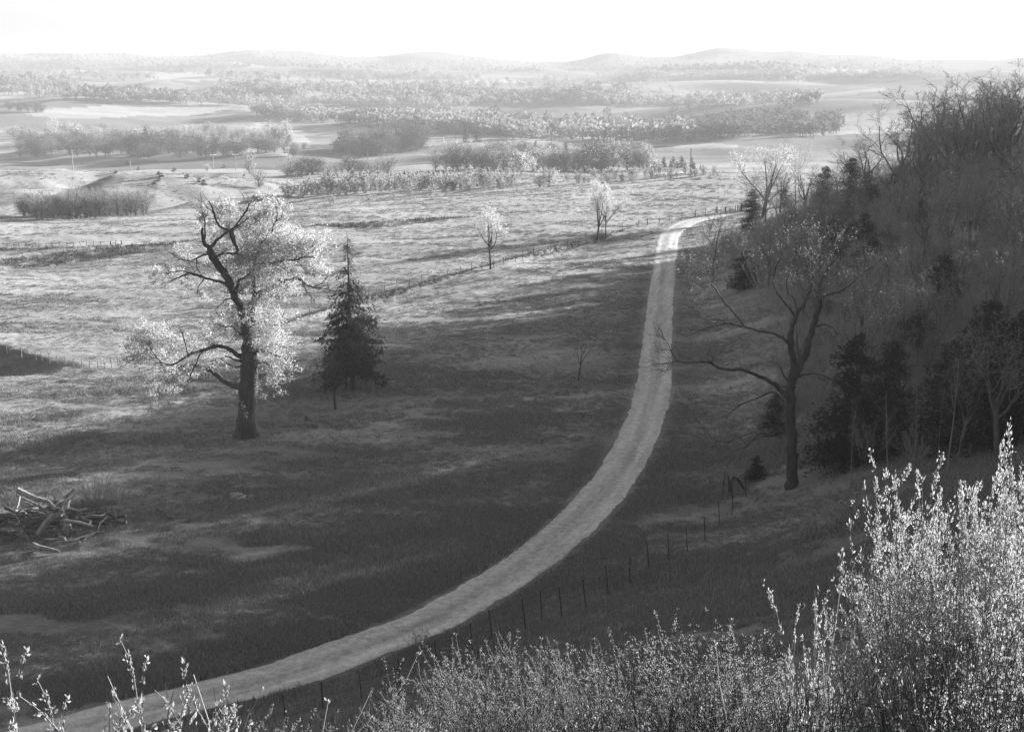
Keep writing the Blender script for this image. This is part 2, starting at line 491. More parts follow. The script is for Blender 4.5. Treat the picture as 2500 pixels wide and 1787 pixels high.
#@@ground
# ------------------------------------------------------------------ ground sheet
def field_cells(x, y, size, seed):
    """random strip fields: cell value by nearest jittered site"""
    xs = x / size; ys = y / (size * 0.55)
    xi = np.floor(xs); yi = np.floor(ys)
    best = np.full(x.shape, 1e9); val = np.zeros(x.shape)
    for dx in (-1, 0, 1):
        for dy in (-1, 0, 1):
            cx, cyy = xi + dx, yi + dy
            jx = vnoise(cx, cyy, seed) * 0.4 + 0.5; jy = vnoise(cx, cyy, seed + 1) * 0.4 + 0.5
            d2 = (cx + jx - xs) ** 2 + (cyy + jy - ys) ** 2
            m = d2 < best
            best = np.where(m, d2, best); val = np.where(m, vnoise(cx, cyy, seed + 2), val)
    return val

PALE_FIELDS = [[(0, 200), (130, 214), (130, 236), (0, 240)], [(110, 268), (330, 254), (560, 258), (640, 262), (420, 285), (160, 290), (60, 280)], [(560, 292), (690, 300), (1010, 320), (1010, 336), (860, 330), (720, 345), (600, 330)], [(700, 345), (760, 335), (745, 375), (700, 392), (690, 380)], [(960, 332), (1400, 336), (1800, 352), (1800, 362), (1400, 352), (960, 344)],
    [(430, 252), (620, 256), (800, 268), (1010, 270), (1000, 280), (620, 272), (430, 262)], [(1680, 250), (1900, 238), (2160, 212), (2160, 222), (1900, 246), (1690, 258)], [(270, 180), (480, 178), (560, 196), (380, 196)], [(1560, 170), (1900, 165), (2150, 170), (2100, 182), (1600, 184)], [(900, 196), (1300, 200), (1300, 206), (900, 204)], [(1380, 415), (1700, 408), (1850, 412), (1850, 424), (1560, 428)]]
SHADE_SLOPES = [[(760, 355), (960, 350), (1040, 385), (900, 420), (680, 420), (690, 395)], [(430, 285), (560, 268), (640, 290), (590, 325), (480, 312)], [(1180, 352), (1340, 346), (1700, 372), (1900, 395), (1500, 390), (1200, 375)], [(740, 330), (850, 335), (840, 352), (770, 352)]]
def to_frame(x, y, z):
    zz = z - CAMZ; dep = y * CP - zz * SP; up = y * SP + zz * CP
    dep = np.where(dep > 1, dep, 1e9)
    return W0 / 2 + F0 * x / dep, H0 / 2 - F0 * up / dep

def cover(x, y, Z):
    d = np.hypot(x, y)
    s, a = polydist(x, y, FOOT)
    c = 0.112 + 0.035 * fbm(x / 16, y / 7, 40, 3)
    # paler swaths across the slope
    sw = fbm((x * 0.93 + y * 0.36) / 26, (y * 0.93 - x * 0.36) / 3.6, 44, 3)
    c = c + 0.05 * sstep(0.15, 0.9, sw)
    sr, ar = polydist(x, y, ROADC)
    c = c - 0.05 * np.exp(-((np.abs(sr) - 2.9) / 1.1) ** 2)             # darker verge along the lane
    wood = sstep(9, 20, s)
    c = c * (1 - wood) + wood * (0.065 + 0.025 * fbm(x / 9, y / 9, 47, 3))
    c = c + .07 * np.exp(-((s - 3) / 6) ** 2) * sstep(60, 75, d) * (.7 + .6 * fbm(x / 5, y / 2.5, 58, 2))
    c = c + sstep(330, 400, d) * .05 * fbm(x / 30, y / 18, 59, 3)
    far = sstep(620, 760, d)
    fc = field_cells(x, y, 260, 50)
    wf = sstep(1250, 1600, d)
    c = c * (1 - far) + far * ((0.16 + 0.13 * fc) * (1 - wf) + wf * (0.095 + 0.06 * fc) + 0.03 * fbm(x / 90, y / 40, 52, 2))
    # crop and stubble fields of the far slopes, hay meadows pale, shaded slopes painted dark
    px, py = to_frame(x, y, Z)
    py = py + 3.5 * fbm(x / 70, y / 70, 56, 2)
    for lst, val in ((PALE_FIELDS, .22), (SHADE_SLOPES, .085)):
        for P in lst:
            m = np.zeros(x.shape, bool); ok = d > 560
            for (ax, ay), (bx, by) in zip(P, P[1:] + P[:1]):
                if ay == by: continue
                m ^= ((ay > py) != (by > py)) & (px < (bx - ax) * (py - ay) / (by - ay) + ax)
            c = np.where(m & ok, val + .05 * fbm(x / 60, y / 25, 53, 2), c)
    c = np.where(d > 3900 + 250 * fbm(x / 300, y / 300, 57, 2), .06 + .02 * fbm(x / 50, y / 50, 54, 2), c)
    return np.clip(c, 0.035, 0.5)

nr, na = GZ.shape
V = np.stack([GX, GY, GZ], -1).reshape(-1, 3)
ii = np.arange(nr - 1)[:, None] * na; jj = np.arange(na)[None]; kk = (jj + 1) % na
Q = np.stack([ii + jj, ii + kk, ii + na + kk, ii + na + jj], -1).reshape(-1, 4)[:, ::-1]
Vc = np.vstack([V, [[0, 0, GZ0]]]); cen = len(V)
Tc = np.stack([np.full(na, cen), np.arange(na), (np.arange(na) + 1) % na], -1)[:, ::-1]
gme = raw_mesh('ground', Vc, Q, Tc, mats=[ground_material()], smooth=True)
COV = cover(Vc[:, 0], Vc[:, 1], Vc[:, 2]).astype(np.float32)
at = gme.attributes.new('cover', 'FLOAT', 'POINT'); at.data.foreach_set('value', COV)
# dry fuzzy pasture turf near, shorter cover on the far slopes
dd_ = np.hypot(Vc[:, 0], Vc[:, 1])
fzv = 0.12 - 0.052 * sstep(380, 900, dd_)
af = gme.attributes.new('fuzz', 'FLOAT', 'POINT'); af.data.foreach_set('value', fzv.astype(np.float32))
ground = obj('ground', gme); ground['kind'] = 'structure'

# ------------------------------------------------------------------ lane
def ribbon_frame(P):
    T = nz(np.gradient(P, axis=0)); return np.stack([T[:, 1], -T[:, 0]], -1)
rc = smooth_poly(ROADC[::6], 900); nrm = ribbon_frame(rc)
wl = np.interp(np.linspace(0, 1, 900), np.linspace(0, 1, len(rl)), np.linalg.norm(rl - rr, axis=1)) / 2
wl = 1.5 + 0.35 * sstep(150, 185, np.concatenate([[0], np.cumsum(np.linalg.norm(np.diff(rc, axis=0), axis=1))])) * 0.6
arc = np.concatenate([[0], np.cumsum(np.linalg.norm(np.diff(rc, axis=0), axis=1))])
def edge(sd):
    n = 0.09 * vnoise(arc / 0.35, arc * 0 + sd, 60) + 0.11 * vnoise(arc / 1.6, arc * 0 + sd, 61) + 0.12 * vnoise(arc / 6, arc * 0 + sd, 62)
    return n
cols_ = np.linspace(-1, 1, 13)
RV = []
for c in cols_:
    off = c * wl + (edge(1.5) if c == cols_[0] else edge(9.5) if c == cols_[-1] else 0)
    p = rc + nrm * off[:, None]
    crown = 0.055 - 0.05 * abs(c) ** 4 - 0.035 * np.exp(-((abs(c) - 0.5) / 0.16) ** 2) + 0.01 * vnoise(arc / 0.8, arc * 0 + c * 7, 63)
    if abs(c) == 1: crown = crown - 0.02
    RV.append(np.column_stack([p, height(p[:, 0], p[:, 1], True) + 0.03 + crown]))
RV = np.stack(RV, 1); nn, mm_ = RV.shape[:2]
i = np.arange(nn - 1)[:, None] * mm_; j = np.arange(mm_ - 1)[None]
q = np.stack([i + j, i + j + 1, i + mm_ + j + 1, i + mm_ + j], -1).reshape(-1, 4)
def gravel_material():
    m, t, out = newmat('gravel_lane')
    geo = N(t, 'ShaderNodeNewGeometry'); P = geo.outputs['Position']
    att = N(t, 'ShaderNodeAttribute', attribute_name='across')
    n1 = noise(t, P, 2.2, 5, 0.7); n2 = noise(t, P, 9, 3, 0.7)
    c = math_n(t, 'MULTIPLY', att.outputs['Fac'], maprange(t, math_n(t, 'ADD', math_n(t, 'MULTIPLY', n1, .6), math_n(t, 'MULTIPLY', n2, .4)), 0.35, 0.65, 0.66, 1.34))
    b = N(t, 'ShaderNodeBsdfDiffuse'); t.links.new(c, b.inputs[0])
    bn = N(t, 'ShaderNodeBump'); bn.inputs['Distance'].default_value = 0.04
    t.links.new(n2, bn.inputs['Height']); t.links.new(bn.outputs[0], b.inputs['Normal'])
    t.links.new(b.outputs[0], out.inputs[0]); return m
rme = raw_mesh('gravel_lane', RV.reshape(-1, 3), q, None, mats=[gravel_material()], smooth=True)
ac = np.abs(cols_)
ruts = 0.45 - 0.11 * np.exp(-((ac - 0.08) / 0.2) ** 2) - 0.03 * np.exp(-((ac - 0.95) / 0.1) ** 2) 
ar13 = np.repeat(arc[:, None], 13, 1)
across = (ruts[None] * (1 + 0.16 * fbm(ar13 / 7, cols_[None] * 4.2 + 5 + 0 * ar13, 64, 3) + 0.10 * vnoise(ar13 / 0.9, cols_[None] * 6 + 0 * ar13, 66))).astype(np.float32)
a2 = rme.attributes.new('across', 'FLOAT', 'POINT'); a2.data.foreach_set('value', across.ravel())
lane = obj('gravel_lane', rme); lane['kind'] = 'structure'

# ------------------------------------------------------------------ air
mb = MB(); ztop = float(GZ.max()) + 25
HZ = 8200
mb.box((-HZ, -HZ, float(GZ.min()) - 1.5), (HZ, HZ, ztop))
hm, ht, ho = newmat('thin_air')
pv = N(ht, 'ShaderNodeVolumePrincipled')
pv.inputs['Color'].default_value = grey(0.43)
pv.inputs['Density'].default_value = 2.2e-4
pv.inputs['Anisotropy'].default_value = 0.0
ht.links.new(pv.outputs[0], ho.inputs['Volume'])
hz = obj('haze', mb.mesh('haze', [hm])); hz['kind'] = 'stuff'
tag(hz, 'pale haze filling the valley out to the far hills')
print('ground', GZ.shape, GZ0, GZ.min(), GZ.max())

#@@trees
# ------------------------------------------------------------------ tree makers
def rot_about(v, ax, ang):
    c, s_ = math.cos(ang), math.sin(ang)
    return v * c + np.cross(ax, v) * s_ + ax * np.dot(ax, v) * (1 - c)

def grow(rng, H, sp):
    """recursive branching; returns branch lines (points, radii, level) and twig ends (point, direction)"""
    lines, tips = [], []
    mx = len(sp['n'])
    def br(p, d, L, r, lev):
        n = sp['seg'][lev]
        pts = [p]; g = rng.normal(size=(n, 3)) * sp['wan'][lev]
        for i in range(n):
            d = d + g[i]; d[2] += sp['up'][lev]; d = d / np.sqrt(d @ d)
            p = p + d * (L / n); pts.append(p)
        pts = np.array(pts); end = sp['tap'][lev]
        rad = r * (1 - (1 - end) * np.linspace(0, 1, n + 1))
        lines.append((pts, rad, lev))
        if lev == mx:
            for t in (n, n - 1): tips.append((pts[t], d))
            return
        k = sp['n'][lev]; az0 = rng.uniform(0, 6.28)
        for c in range(k):
            t = 1.0 if c == 0 else rng.uniform(sp['st'][lev], 1.0)
            f = t * n; i = min(int(f), n - 1); q = pts[i] + (pts[i + 1] - pts[i]) * (f - i)
            dd = pts[i + 1] - pts[i]; dd = dd / np.sqrt(dd @ dd)
            ax = np.cross(dd, rng.normal(size=3)); ax /= np.sqrt(ax @ ax)
            ax = np.cross(dd, np.array([math.cos(az0 + 2.4 * c), math.sin(az0 + 2.4 * c), 0.15]) + 0.3 * rng.normal(size=3)); ax /= max(np.sqrt(ax @ ax), 1e-6)
            a = sp['ang'][lev] * rng.uniform(0.6, 1.3) * (0.45 if c == 0 else 1)
            nd = rot_about(dd, ax, a)
            br(q, nd, L * sp['lr'][lev] * rng.uniform(0.7, 1.15) * (1 - 0.35 * (t - sp['st'][lev]) / (1.001 - sp['st'][lev])), (r * (1 - (1 - end) * t)) * sp['rr'][lev], lev + 1)
    br(np.zeros(3), nz(np.array([rng.normal() * .04, rng.normal() * .04, 1.0])), H * sp['tf'], sp['r0'] * H, 0)
    top = np.percentile([l[0][-1][2] for l in lines], 99.5)
    k = H / top
    lines = [(a * k, b, c) for a, b, c in lines]
    tp = np.array([a for a, _ in tips]) * k; td = np.array([b for _, b in tips])
    return lines, tp, td

SPREAD = dict(tf=.36, r0=.022, n=[5, 5, 5, 4], ang=[.75, .75, .8, .8], lr=[1.25, .62, .55, .55], seg=[5, 7, 5, 4, 3], wan=[.05, .16, .2, .22, .22], up=[0, .07, .04, .02, 0], st=[.55, .3, .25, .2], rr=[.62, .55, .5, .5], tap=[.7, .3, .3, .35, .5])
VASE = dict(tf=.28, r0=.018, n=[5, 6, 5, 3], ang=[.42, .5, .6, .7], lr=[1.9, .5, .5, .5], seg=[4, 8, 5, 4, 3], wan=[.04, .06, .10, .14, .2], up=[0, .05, .04, .03, 0], st=[.6, .3, .3, .2], rr=[.66, .5, .5, .5], tap=[.8, .3, .3, .4, .5])
SLIM = dict(tf=.75, r0=.011, n=[9, 5, 4], ang=[.7, .7, .7], lr=[.36, .5, .5], seg=[7, 5, 4, 3], wan=[.04, .1, .15, .2], up=[.01, .08, .05, 0], st=[.35, .25, .2], rr=[.5, .5, .5], tap=[.3, .3, .4, .5])
LOWP = dict(tf=.34, r0=.024, n=[5, 4, 3], ang=[.7, .75, .8], lr=[1.2, .6, .6], seg=[2, 3, 2, 2], wan=[.05, .15, .2, .2], up=[0, .06, .03, 0], st=[.5, .3, .25], rr=[.62, .55, .5], tap=[.7, .35, .4, .5])

def sides(lev, hi): return (8, 5, 4, 3, 3)[lev] if hi else (4, 3, 3, 3, 3)[lev]

def tree_meshes(name, seed, H, sp, bark, twig, leaf=None, nleaf=0, lsize=.1, spread=.25, hi=True, rmin=.006, parts=True, tri=False, up=0.3, asp=.5):
    """(trunk mesh, crown mesh), or one mesh when parts is False"""
    rng = np.random.default_rng(seed)
    lines, tp, td = grow(rng, H, sp)
    A = MB(); B = MB() if parts else A
    for p, r, lev in lines:
        (A if lev == 0 else B).tube(p, np.maximum(r, rmin), sides(lev, hi), 0 if lev < 2 else 1)
    if nleaf:
        k = rng.integers(0, len(tp), nleaf)
        C = tp[k] + rng.normal(size=(nleaf, 3)) * spread
        B.leaves(C, lsize, rng, 2, asp=asp, dirs=td[k], up=up, tri=tri)
    mats = [M[bark], M[twig], M[leaf or twig]]
    if parts:
        return A.mesh(name + '_trunk', mats, True), B.mesh(name + '_crown', mats)
    return A.mesh(name, mats), None

def needle_tree(name, seed, H, Rb, nbr, per, flake, shape=1.0, base=.08, droop=.15, parts=True, leaf='leaf_dark', bark='bark_dark', tri=True, ragged=.25, rt=.016):
    rng = np.random.default_rng(seed)
    A = MB(); B = MB() if parts else A
    zz = np.linspace(0, H, 9)
    tr = np.column_stack([np.cumsum(rng.normal(size=9)) * .012 * H / 6, np.cumsum(rng.normal(size=9)) * .012 * H / 6, zz]); tr[0, :2] = 0
    A.tube(tr, rt * H * (1 - zz / H * .93), 6, 0)
    for b in range(nbr):
        t = base + (1 - base) * rng.uniform(0, 1) ** 1.25
        L = Rb * (1 - t) ** shape * rng.uniform(1 - ragged, 1 + ragged) + .02 * H
        az = rng.uniform(0, 6.283); z0 = t * H
        x0 = np.array([np.interp(z0, zz, tr[:, 0]), np.interp(z0, zz, tr[:, 1]), z0])
        s_ = np.linspace(0, 1, 5)
        rise = rng.uniform(.05, .35)
        P = x0 + np.column_stack([np.cos(az) * L * s_, np.sin(az) * L * s_, L * (rise * s_ - (rise + droop) * s_ ** 2)])
        B.tube(P, np.linspace(.012 * H * (1 - t) + .006, .004, 5), 3, 0)
        n = max(3, int(per * (L / Rb + .25)))
        u = rng.uniform(.12, 1.05, n); f = np.clip(u * 4, 0, 3.999); i = f.astype(int)
        C = P[i] + (P[i + 1] - P[i]) * (f - i)[:, None] + rng.normal(size=(n, 3)) * L * .10
        d = np.array([math.cos(az), math.sin(az), .1])
        B.leaves(C, flake, rng, 1, asp=.55, dirs=np.repeat(d[None], n, 0) + .5 * rng.normal(size=(n, 3)), tri=tri)
    mats = [M[bark], M[leaf]]
    if parts: return A.mesh(name + '_trunk', mats, True), B.mesh(name + '_crown', mats)
    return A.mesh(name, mats), None

def shrub_mesh(name, seed, H, Rad, nst, twig, leaf, nleaf, lsize, lean=.5, parts=True, sub=5, curve=.3, rad=.008, low=.25, tri=False, asp=.5, gauss=.05, shoot=0.28, cluster=4, side=.26, hexp=1.3, hmin=.55):
    rng = np.random.default_rng(seed)
    A = MB(); B = MB() if parts else A
    tips = []; tdir = []
    for k in range(nst):
        a = rng.uniform(0, 6.283); rr_ = Rad * .45 * math.sqrt(rng.uniform(0, 1)); h = H * rng.uniform(hmin, 1.0) * (1 - .22 * (rr_ / Rad / .45) ** 2)
        p = np.array([math.cos(a) * rr_ * .5, math.sin(a) * rr_ * .5, 0.0])
        out = np.array([math.cos(a), math.sin(a), 0]) * (rr_ / Rad) * lean * 2 + rng.normal(size=3) * .12
        d = nz(np.array([0, 0, 1.0]) + out); n = 7; pts = [p]
        for i in range(n):
            d = nz(d + rng.normal(size=3) * curve * .35 + np.array([0, 0, .05])); p = p + d * h / n; pts.append(p)
        pts = np.array(pts); A.tube(pts, np.linspace(rad * 1.6, rad * .5, n + 1), 4 if parts else 3, 0)
        for c in range(sub):
            t = rng.uniform(low, .97) * n; i = int(t); q = pts[i] + (pts[min(i + 1, n)] - pts[i]) * (t - i)
            dd = nz(pts[i + 1] - pts[i] + rng.normal(size=3) * side * h / n + np.array([0, 0, .02]))
            L = shoot * H * rng.uniform(.5, 1.2); m = 5; sp_ = [q]
            for _ in range(m):
                dd = nz(dd + rng.normal(size=3) * .14 + np.array([0, 0, .06])); q = q + dd * L / m; sp_.append(q)
            sp_ = np.array(sp_); B.tube(sp_, np.linspace(rad * .6, rad * .3, m + 1), 3, 0)
            for i in range(1, m + 1):
                for w_ in (0, .5): tips.append(sp_[i] - (sp_[i] - sp_[i - 1]) * w_); tdir.append(dd)
        tips.append(pts[-1]); tdir.append(d)
    tips = np.array(tips); tdir = np.array(tdir)
    if nleaf:
        nb = max(1, nleaf // cluster)
        w = np.clip(tips[:, 2] / H, .05, 1.1) ** hexp; w /= w.sum()
        k = rng.choice(len(tips), nb, p=w); k = np.repeat(k, cluster)
        C = tips[k] + rng.normal(size=(len(k), 3)) * gauss * .4
        B.leaves(C, lsize, rng, 1, asp=asp, dirs=tdir[k] + .7 * rng.normal(size=(len(k), 3)), tri=tri, up=.2)
    mats = [M[twig], M[leaf]]
    if parts: return A.mesh(name + '_stems', mats), B.mesh(name + '_foliage', mats)
    return A.mesh(name, mats), None

def plant(name, meshes, loc, s=1.0, rz=0.0, parts=('trunk', 'crown'), sink=.05, tilt=0, sx=1.0):
    """one planted thing: an empty with its parts, or a single mesh"""
    loc = (loc[0], loc[1], loc[2] - sink)
    if meshes[1] is None:
        o = obj(name, meshes[0], None, loc)
    else:
        o = empty(name, loc)
        obj(parts[0], meshes[0], o); obj(parts[1], meshes[1], o)
    o.rotation_euler = (0, tilt, rz); o.scale = (s * sx, s * sx, s)
    return o
#@@far
# ------------------------------------------------------------------ far woods, one mass
def tmpl(seed, n, flake, kind):
    rng = np.random.default_rng(seed); A = MB()
    A.tube(np.array([(0, 0, 0), (0.02, 0, .45)]), [.035, .02], 3, 0)
    c = []
    while len(c) < n:
        p = rng.uniform(-1, 1, 3)
        if p @ p < 1 and p @ p > .12: c.append(p)
    c = np.array(c) * np.array([.42, .42, .38]) + np.array([0, 0, .6]) + rng.normal(size=(n, 3)) * .03
    A.leaves(c, flake, rng, 1, asp=.8, tri=True, up=.3)
    A.flush(); return np.concatenate(A.V), A.Q[0], A.T[0]
def mass(name, label, spots, mats, seed, n=34, flake=.34):
    rng = np.random.default_rng(seed)
    Tm = [tmpl(seed * 10 + k, n, flake, 0) for k in range(5)]
    Vs, Qs, Ts = [], [], []; off = 0
    for x, y, z, h, wdt in spots:
        V_, Q_, T_ = Tm[rng.integers(5)]
        a = rng.uniform(0, 6.28); c_, s_ = math.cos(a), math.sin(a)
        X = (V_[:, 0] * c_ - V_[:, 1] * s_) * h * wdt + x; Y = (V_[:, 0] * s_ + V_[:, 1] * c_) * h * wdt + y
        Vs.append(np.column_stack([X, Y, V_[:, 2] * h + z - .05 * h])); Qs.append(Q_ + off); Ts.append(T_ + off); off += len(V_)
    me = raw_mesh(name, np.concatenate(Vs), np.concatenate(Qs), np.concatenate(Ts), np.zeros(sum(map(len, Qs))), np.ones(sum(map(len, Ts))), mats)
    o = obj(name, me); tag(o, label, kind='stuff'); return o

rng = np.random.default_rng(77)
def band(pts, thick, n, h0, h1, clump=0.0):
    """spots along a frame line: (px, py) base line, thickness in frame rows"""
    pts = np.array(pts, float); out = []
    for _ in range(n):
        px = rng.uniform(pts[0, 0], pts[-1, 0]); py = np.interp(px, pts[:, 0], pts[:, 1]) - rng.uniform(0, thick) * rng.uniform(.3, 1)
        g = ground_at(px, py)
        if g is None or math.hypot(g[0], g[1]) < 620: continue
        if clump and vnoise(np.array([g[0] / 120]), np.array([g[1] / 120]), 71)[0] < clump: continue
        out.append((g[0], g[1], g[2], rng.uniform(h0, h1), rng.uniform(.75, 1.25)))
    return out
pale, dark = [], []
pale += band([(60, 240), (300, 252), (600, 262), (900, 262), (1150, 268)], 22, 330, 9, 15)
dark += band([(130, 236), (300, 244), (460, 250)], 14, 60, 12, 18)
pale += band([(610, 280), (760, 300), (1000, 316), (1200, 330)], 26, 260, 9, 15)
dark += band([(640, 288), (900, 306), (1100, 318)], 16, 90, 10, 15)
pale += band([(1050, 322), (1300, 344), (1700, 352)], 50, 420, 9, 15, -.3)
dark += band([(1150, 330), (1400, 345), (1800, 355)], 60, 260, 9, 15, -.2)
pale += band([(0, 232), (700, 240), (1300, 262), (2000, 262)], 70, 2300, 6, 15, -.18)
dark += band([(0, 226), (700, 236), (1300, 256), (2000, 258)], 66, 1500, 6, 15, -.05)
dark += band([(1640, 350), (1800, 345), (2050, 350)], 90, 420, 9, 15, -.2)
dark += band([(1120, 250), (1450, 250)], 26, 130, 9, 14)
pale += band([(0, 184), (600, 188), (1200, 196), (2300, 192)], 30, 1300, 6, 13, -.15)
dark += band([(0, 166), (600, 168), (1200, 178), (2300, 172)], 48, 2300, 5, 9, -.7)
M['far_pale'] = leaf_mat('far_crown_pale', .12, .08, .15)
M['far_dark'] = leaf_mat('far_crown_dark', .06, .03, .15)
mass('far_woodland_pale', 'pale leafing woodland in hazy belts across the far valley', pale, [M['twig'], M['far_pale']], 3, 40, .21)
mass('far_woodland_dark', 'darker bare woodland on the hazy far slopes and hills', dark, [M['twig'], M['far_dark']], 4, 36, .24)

# ------------------------------------------------------------------ mid distance trees
def blob_tree(name, seed, H, wd, base, nclump, nleaf, lsize, bark, leaf, asp=.8, sliver=False, flat=1.0, crown_r=.11):
    """mid distance broadleaf: trunk, limbs and leaf clumps with gaps between them"""
    rng = np.random.default_rng(seed); T_ = MB(); A = MB()
    tr = np.column_stack([np.cumsum(rng.normal(size=6)) * .012 * H, np.cumsum(rng.normal(size=6)) * .012 * H, np.linspace(0, .72 * H, 6)]); tr[0, :2] = 0
    T_.tube(tr, np.linspace(.022, .006, 6) * H, 5, 0)
    cs = []
    while len(cs) < nclump:
        p = rng.uniform(-1, 1, 3); q = np.linalg.norm(p)
        if q > 1 or q < .35: continue
        z = base + (1 - base - .06) * (p[2] * flat + 1) / 2
        k = 1.0 if z > .45 else .75
        cs.append(np.array([p[0] * wd * k, p[1] * wd * k, z]) * H)
    cs = np.array(cs)
    for c in cs:
        t = np.clip((c[2] / H - .22) / .72 * .8, .12, .9) * 5; i = int(t); q = tr[i] + (tr[min(i + 1, 5)] - tr[i]) * (t - i)
        m = (q + c) / 2 + rng.normal(size=3) * .03 * H - np.array([0, 0, .03 * H])
        A.tube(np.array([q, m, c]), np.array([.010, .006, .002]) * H, 3, 0)
        for _ in range(5):
            e = c + rng.normal(size=3) * crown_r * H * 1.1; A.tube(np.array([m * .4 + c * .6, e]), np.array([.0035, .0015]) * H, 3, 0)
    wgt = rng.uniform(.4, 1.4, nclump); k = rng.choice(nclump, nleaf, p=wgt / wgt.sum())
    C = cs[k] + rng.normal(size=(nleaf, 3)) * crown_r * H * np.array([1, 1, .8])
    C[:, 2] = np.maximum(C[:, 2], .03 * H)
    out = nz(cs[k] - np.array([0, 0, .35 * H]))
    A.leaves(C, lsize, rng, 1, asp=asp, dirs=out if sliver else None, up=.4 if sliver else 0, tri=True)
    return T_.mesh(name + '_trunk', [M[bark]], True), A.mesh(name + '_crown', [M[bark], M[leaf]])
lowp = {}
lowp['pale'] = [blob_tree('mid_tree_pale', 100 + k, 10, .38, .06, 30, 1100, .42, 'bark_grey', 'leaf_bud') for k in range(4)]
lowp['bright'] = [blob_tree('mid_tree_bright', 110 + k, 10, .36, .06, 28, 1100, .42, 'bark_grey', 'leaf_bright') for k in range(3)]
lowp['bare'] = [blob_tree('mid_tree_bare', 120 + k, 10, .46, .12, 32, 1400, .75, 'bark_dark', 'leaf_mid', .10, True, crown_r=.10) for k in range(4)]
lowp['dark'] = [blob_tree('mid_tree_dark', 130 + k, 10, .42, .02, 30, 1100, .5, 'bark_dark', 'far_dark') for k in range(4)]
lowp['grove'] = [blob_tree('grove_tree', 150 + k, 7, .30, .10, 28, 1100, .7, 'bark_dark', 'leaf_mid', .09, True, crown_r=.11) for k in range(4)]
lowp['cedar'] = [needle_tree('mid_cedar', 140 + k, 8, 2.4, 60, 12, .7, .8, .04, .1  ) for k in range(3)]
lowp['scrub'] = [shrub_mesh('scrub_willow', 160 + k, 4.2, 2.2, 26, 'twig_pale', 'leaf_bud', 420, .30, rad=.022, sub=4, tri=True, gauss=.15, asp=.8) for k in range(4)]
lowp['juniper'] = [needle_tree('small_juniper', 170 + k, 2.2, 1.1, 34, 10, .4, .6, .02, .0  ) for k in range(2)]

def top_of(ms):
    m = ms[1] or ms[0]
    if 'h' not in m:
        c = np.empty(len(m.vertices) * 3, np.float32); m.vertices.foreach_get('co', c); m['h'] = float(np.percentile(c[2::3], 99.7))
    return m['h']

def put(kind, name, px, py, h, label, cat, group=None, d=None, rngp=np.random.default_rng(5), sx=None):
    """plant a tree of frame height h (pixels) at the ground seen at a pixel, or at distance d in that column"""
    g = ground_at(px, py) if d is None else at_depth(px, d)
    if g is None: return None
    ms = lowp[kind][rngp.integers(len(lowp[kind]))]
    zs = top_of(ms)
    s = h * math.hypot(g[0], g[1]) / F0 / zs
    o = plant(name, ms, g, s, rngp.uniform(0, 6.28), sx=sx or rngp.uniform(.8, 1.35), parts=('stems', 'foliage') if kind == 'scrub' else ('trunk', 'crown'))
    return tag(o, label, cat, group)

def belt(kinds, name, pts, thick, n, h0, h1, label, cat, group, d=None, seed=1):
    rg = np.random.default_rng(seed); pts = np.array(pts, float)
    for k in range(n):
        px = pts[0, 0] + (pts[-1, 0] - pts[0, 0]) * (k + rg.uniform(.1, .9)) / n
        py = np.interp(px, pts[:, 0], pts[:, 1]) - rg.uniform(0, thick)
        kd = kinds[rg.integers(len(kinds))]
        put(kd, name, px, py, rg.uniform(h0, h1) * rg.choice([.72, .9, 1, 1, 1.12]), label, cat, group, None if d is None else rg.uniform(*d), rg)

# grove behind the near crest on the left
belt(['grove'], 'grove_tree', [(52, 0), (150, 0)], 0, 14, 52, 66, 'bare dark stemmed tree in the left grove behind the bright pasture crest', 'tree', 'bare trees of the left grove', (345, 372), 21)
belt(['grove'], 'grove_tree', [(150, 0), (360, 0)], 0, 30, 60, 88, 'bare dark stemmed tree in the left grove behind the bright pasture crest', 'tree', 'bare trees of the left grove', (345, 395), 22)
# pale scrub along the creek
belt(['scrub'], 'scrub_willow', [(690, 486), (900, 474), (1100, 468), (1250, 462)], 14, 62, 30, 50, 'pale twiggy willow bush in the creek side scrub belt', 'bush', 'pale scrub along the creek', None, 23)
belt(['scrub'], 'scrub_willow', [(1380, 450), (1560, 446), (1745, 432)], 14, 22, 22, 36, 'pale upright sapling clump on the rise beyond the lit pasture', 'bush', 'pale sapling clumps on the rise', None, 24)
for px, py, h in ((812, 503, 30), (903, 498, 22), (960, 490, 22), (1085, 466, 20), (1125, 464, 20), (1145, 463, 18), (1000, 482, 26), (1050, 478, 24)):
    put('scrub', 'scrub_willow', px, py, h, 'small pale rounded bush standing alone at the pasture edge', 'bush', 'small pale bushes at the pasture edge', None)
put('bright', 'leafing_tree', 1340, 458, 50, 'bright leafing bushy tree in the creek scrub right of the dark culvert', 'tree')
put('bright', 'leafing_tree', 1318, 460, 38, 'lower bright leafing tree beside the taller bushy one in the creek scrub', 'tree')
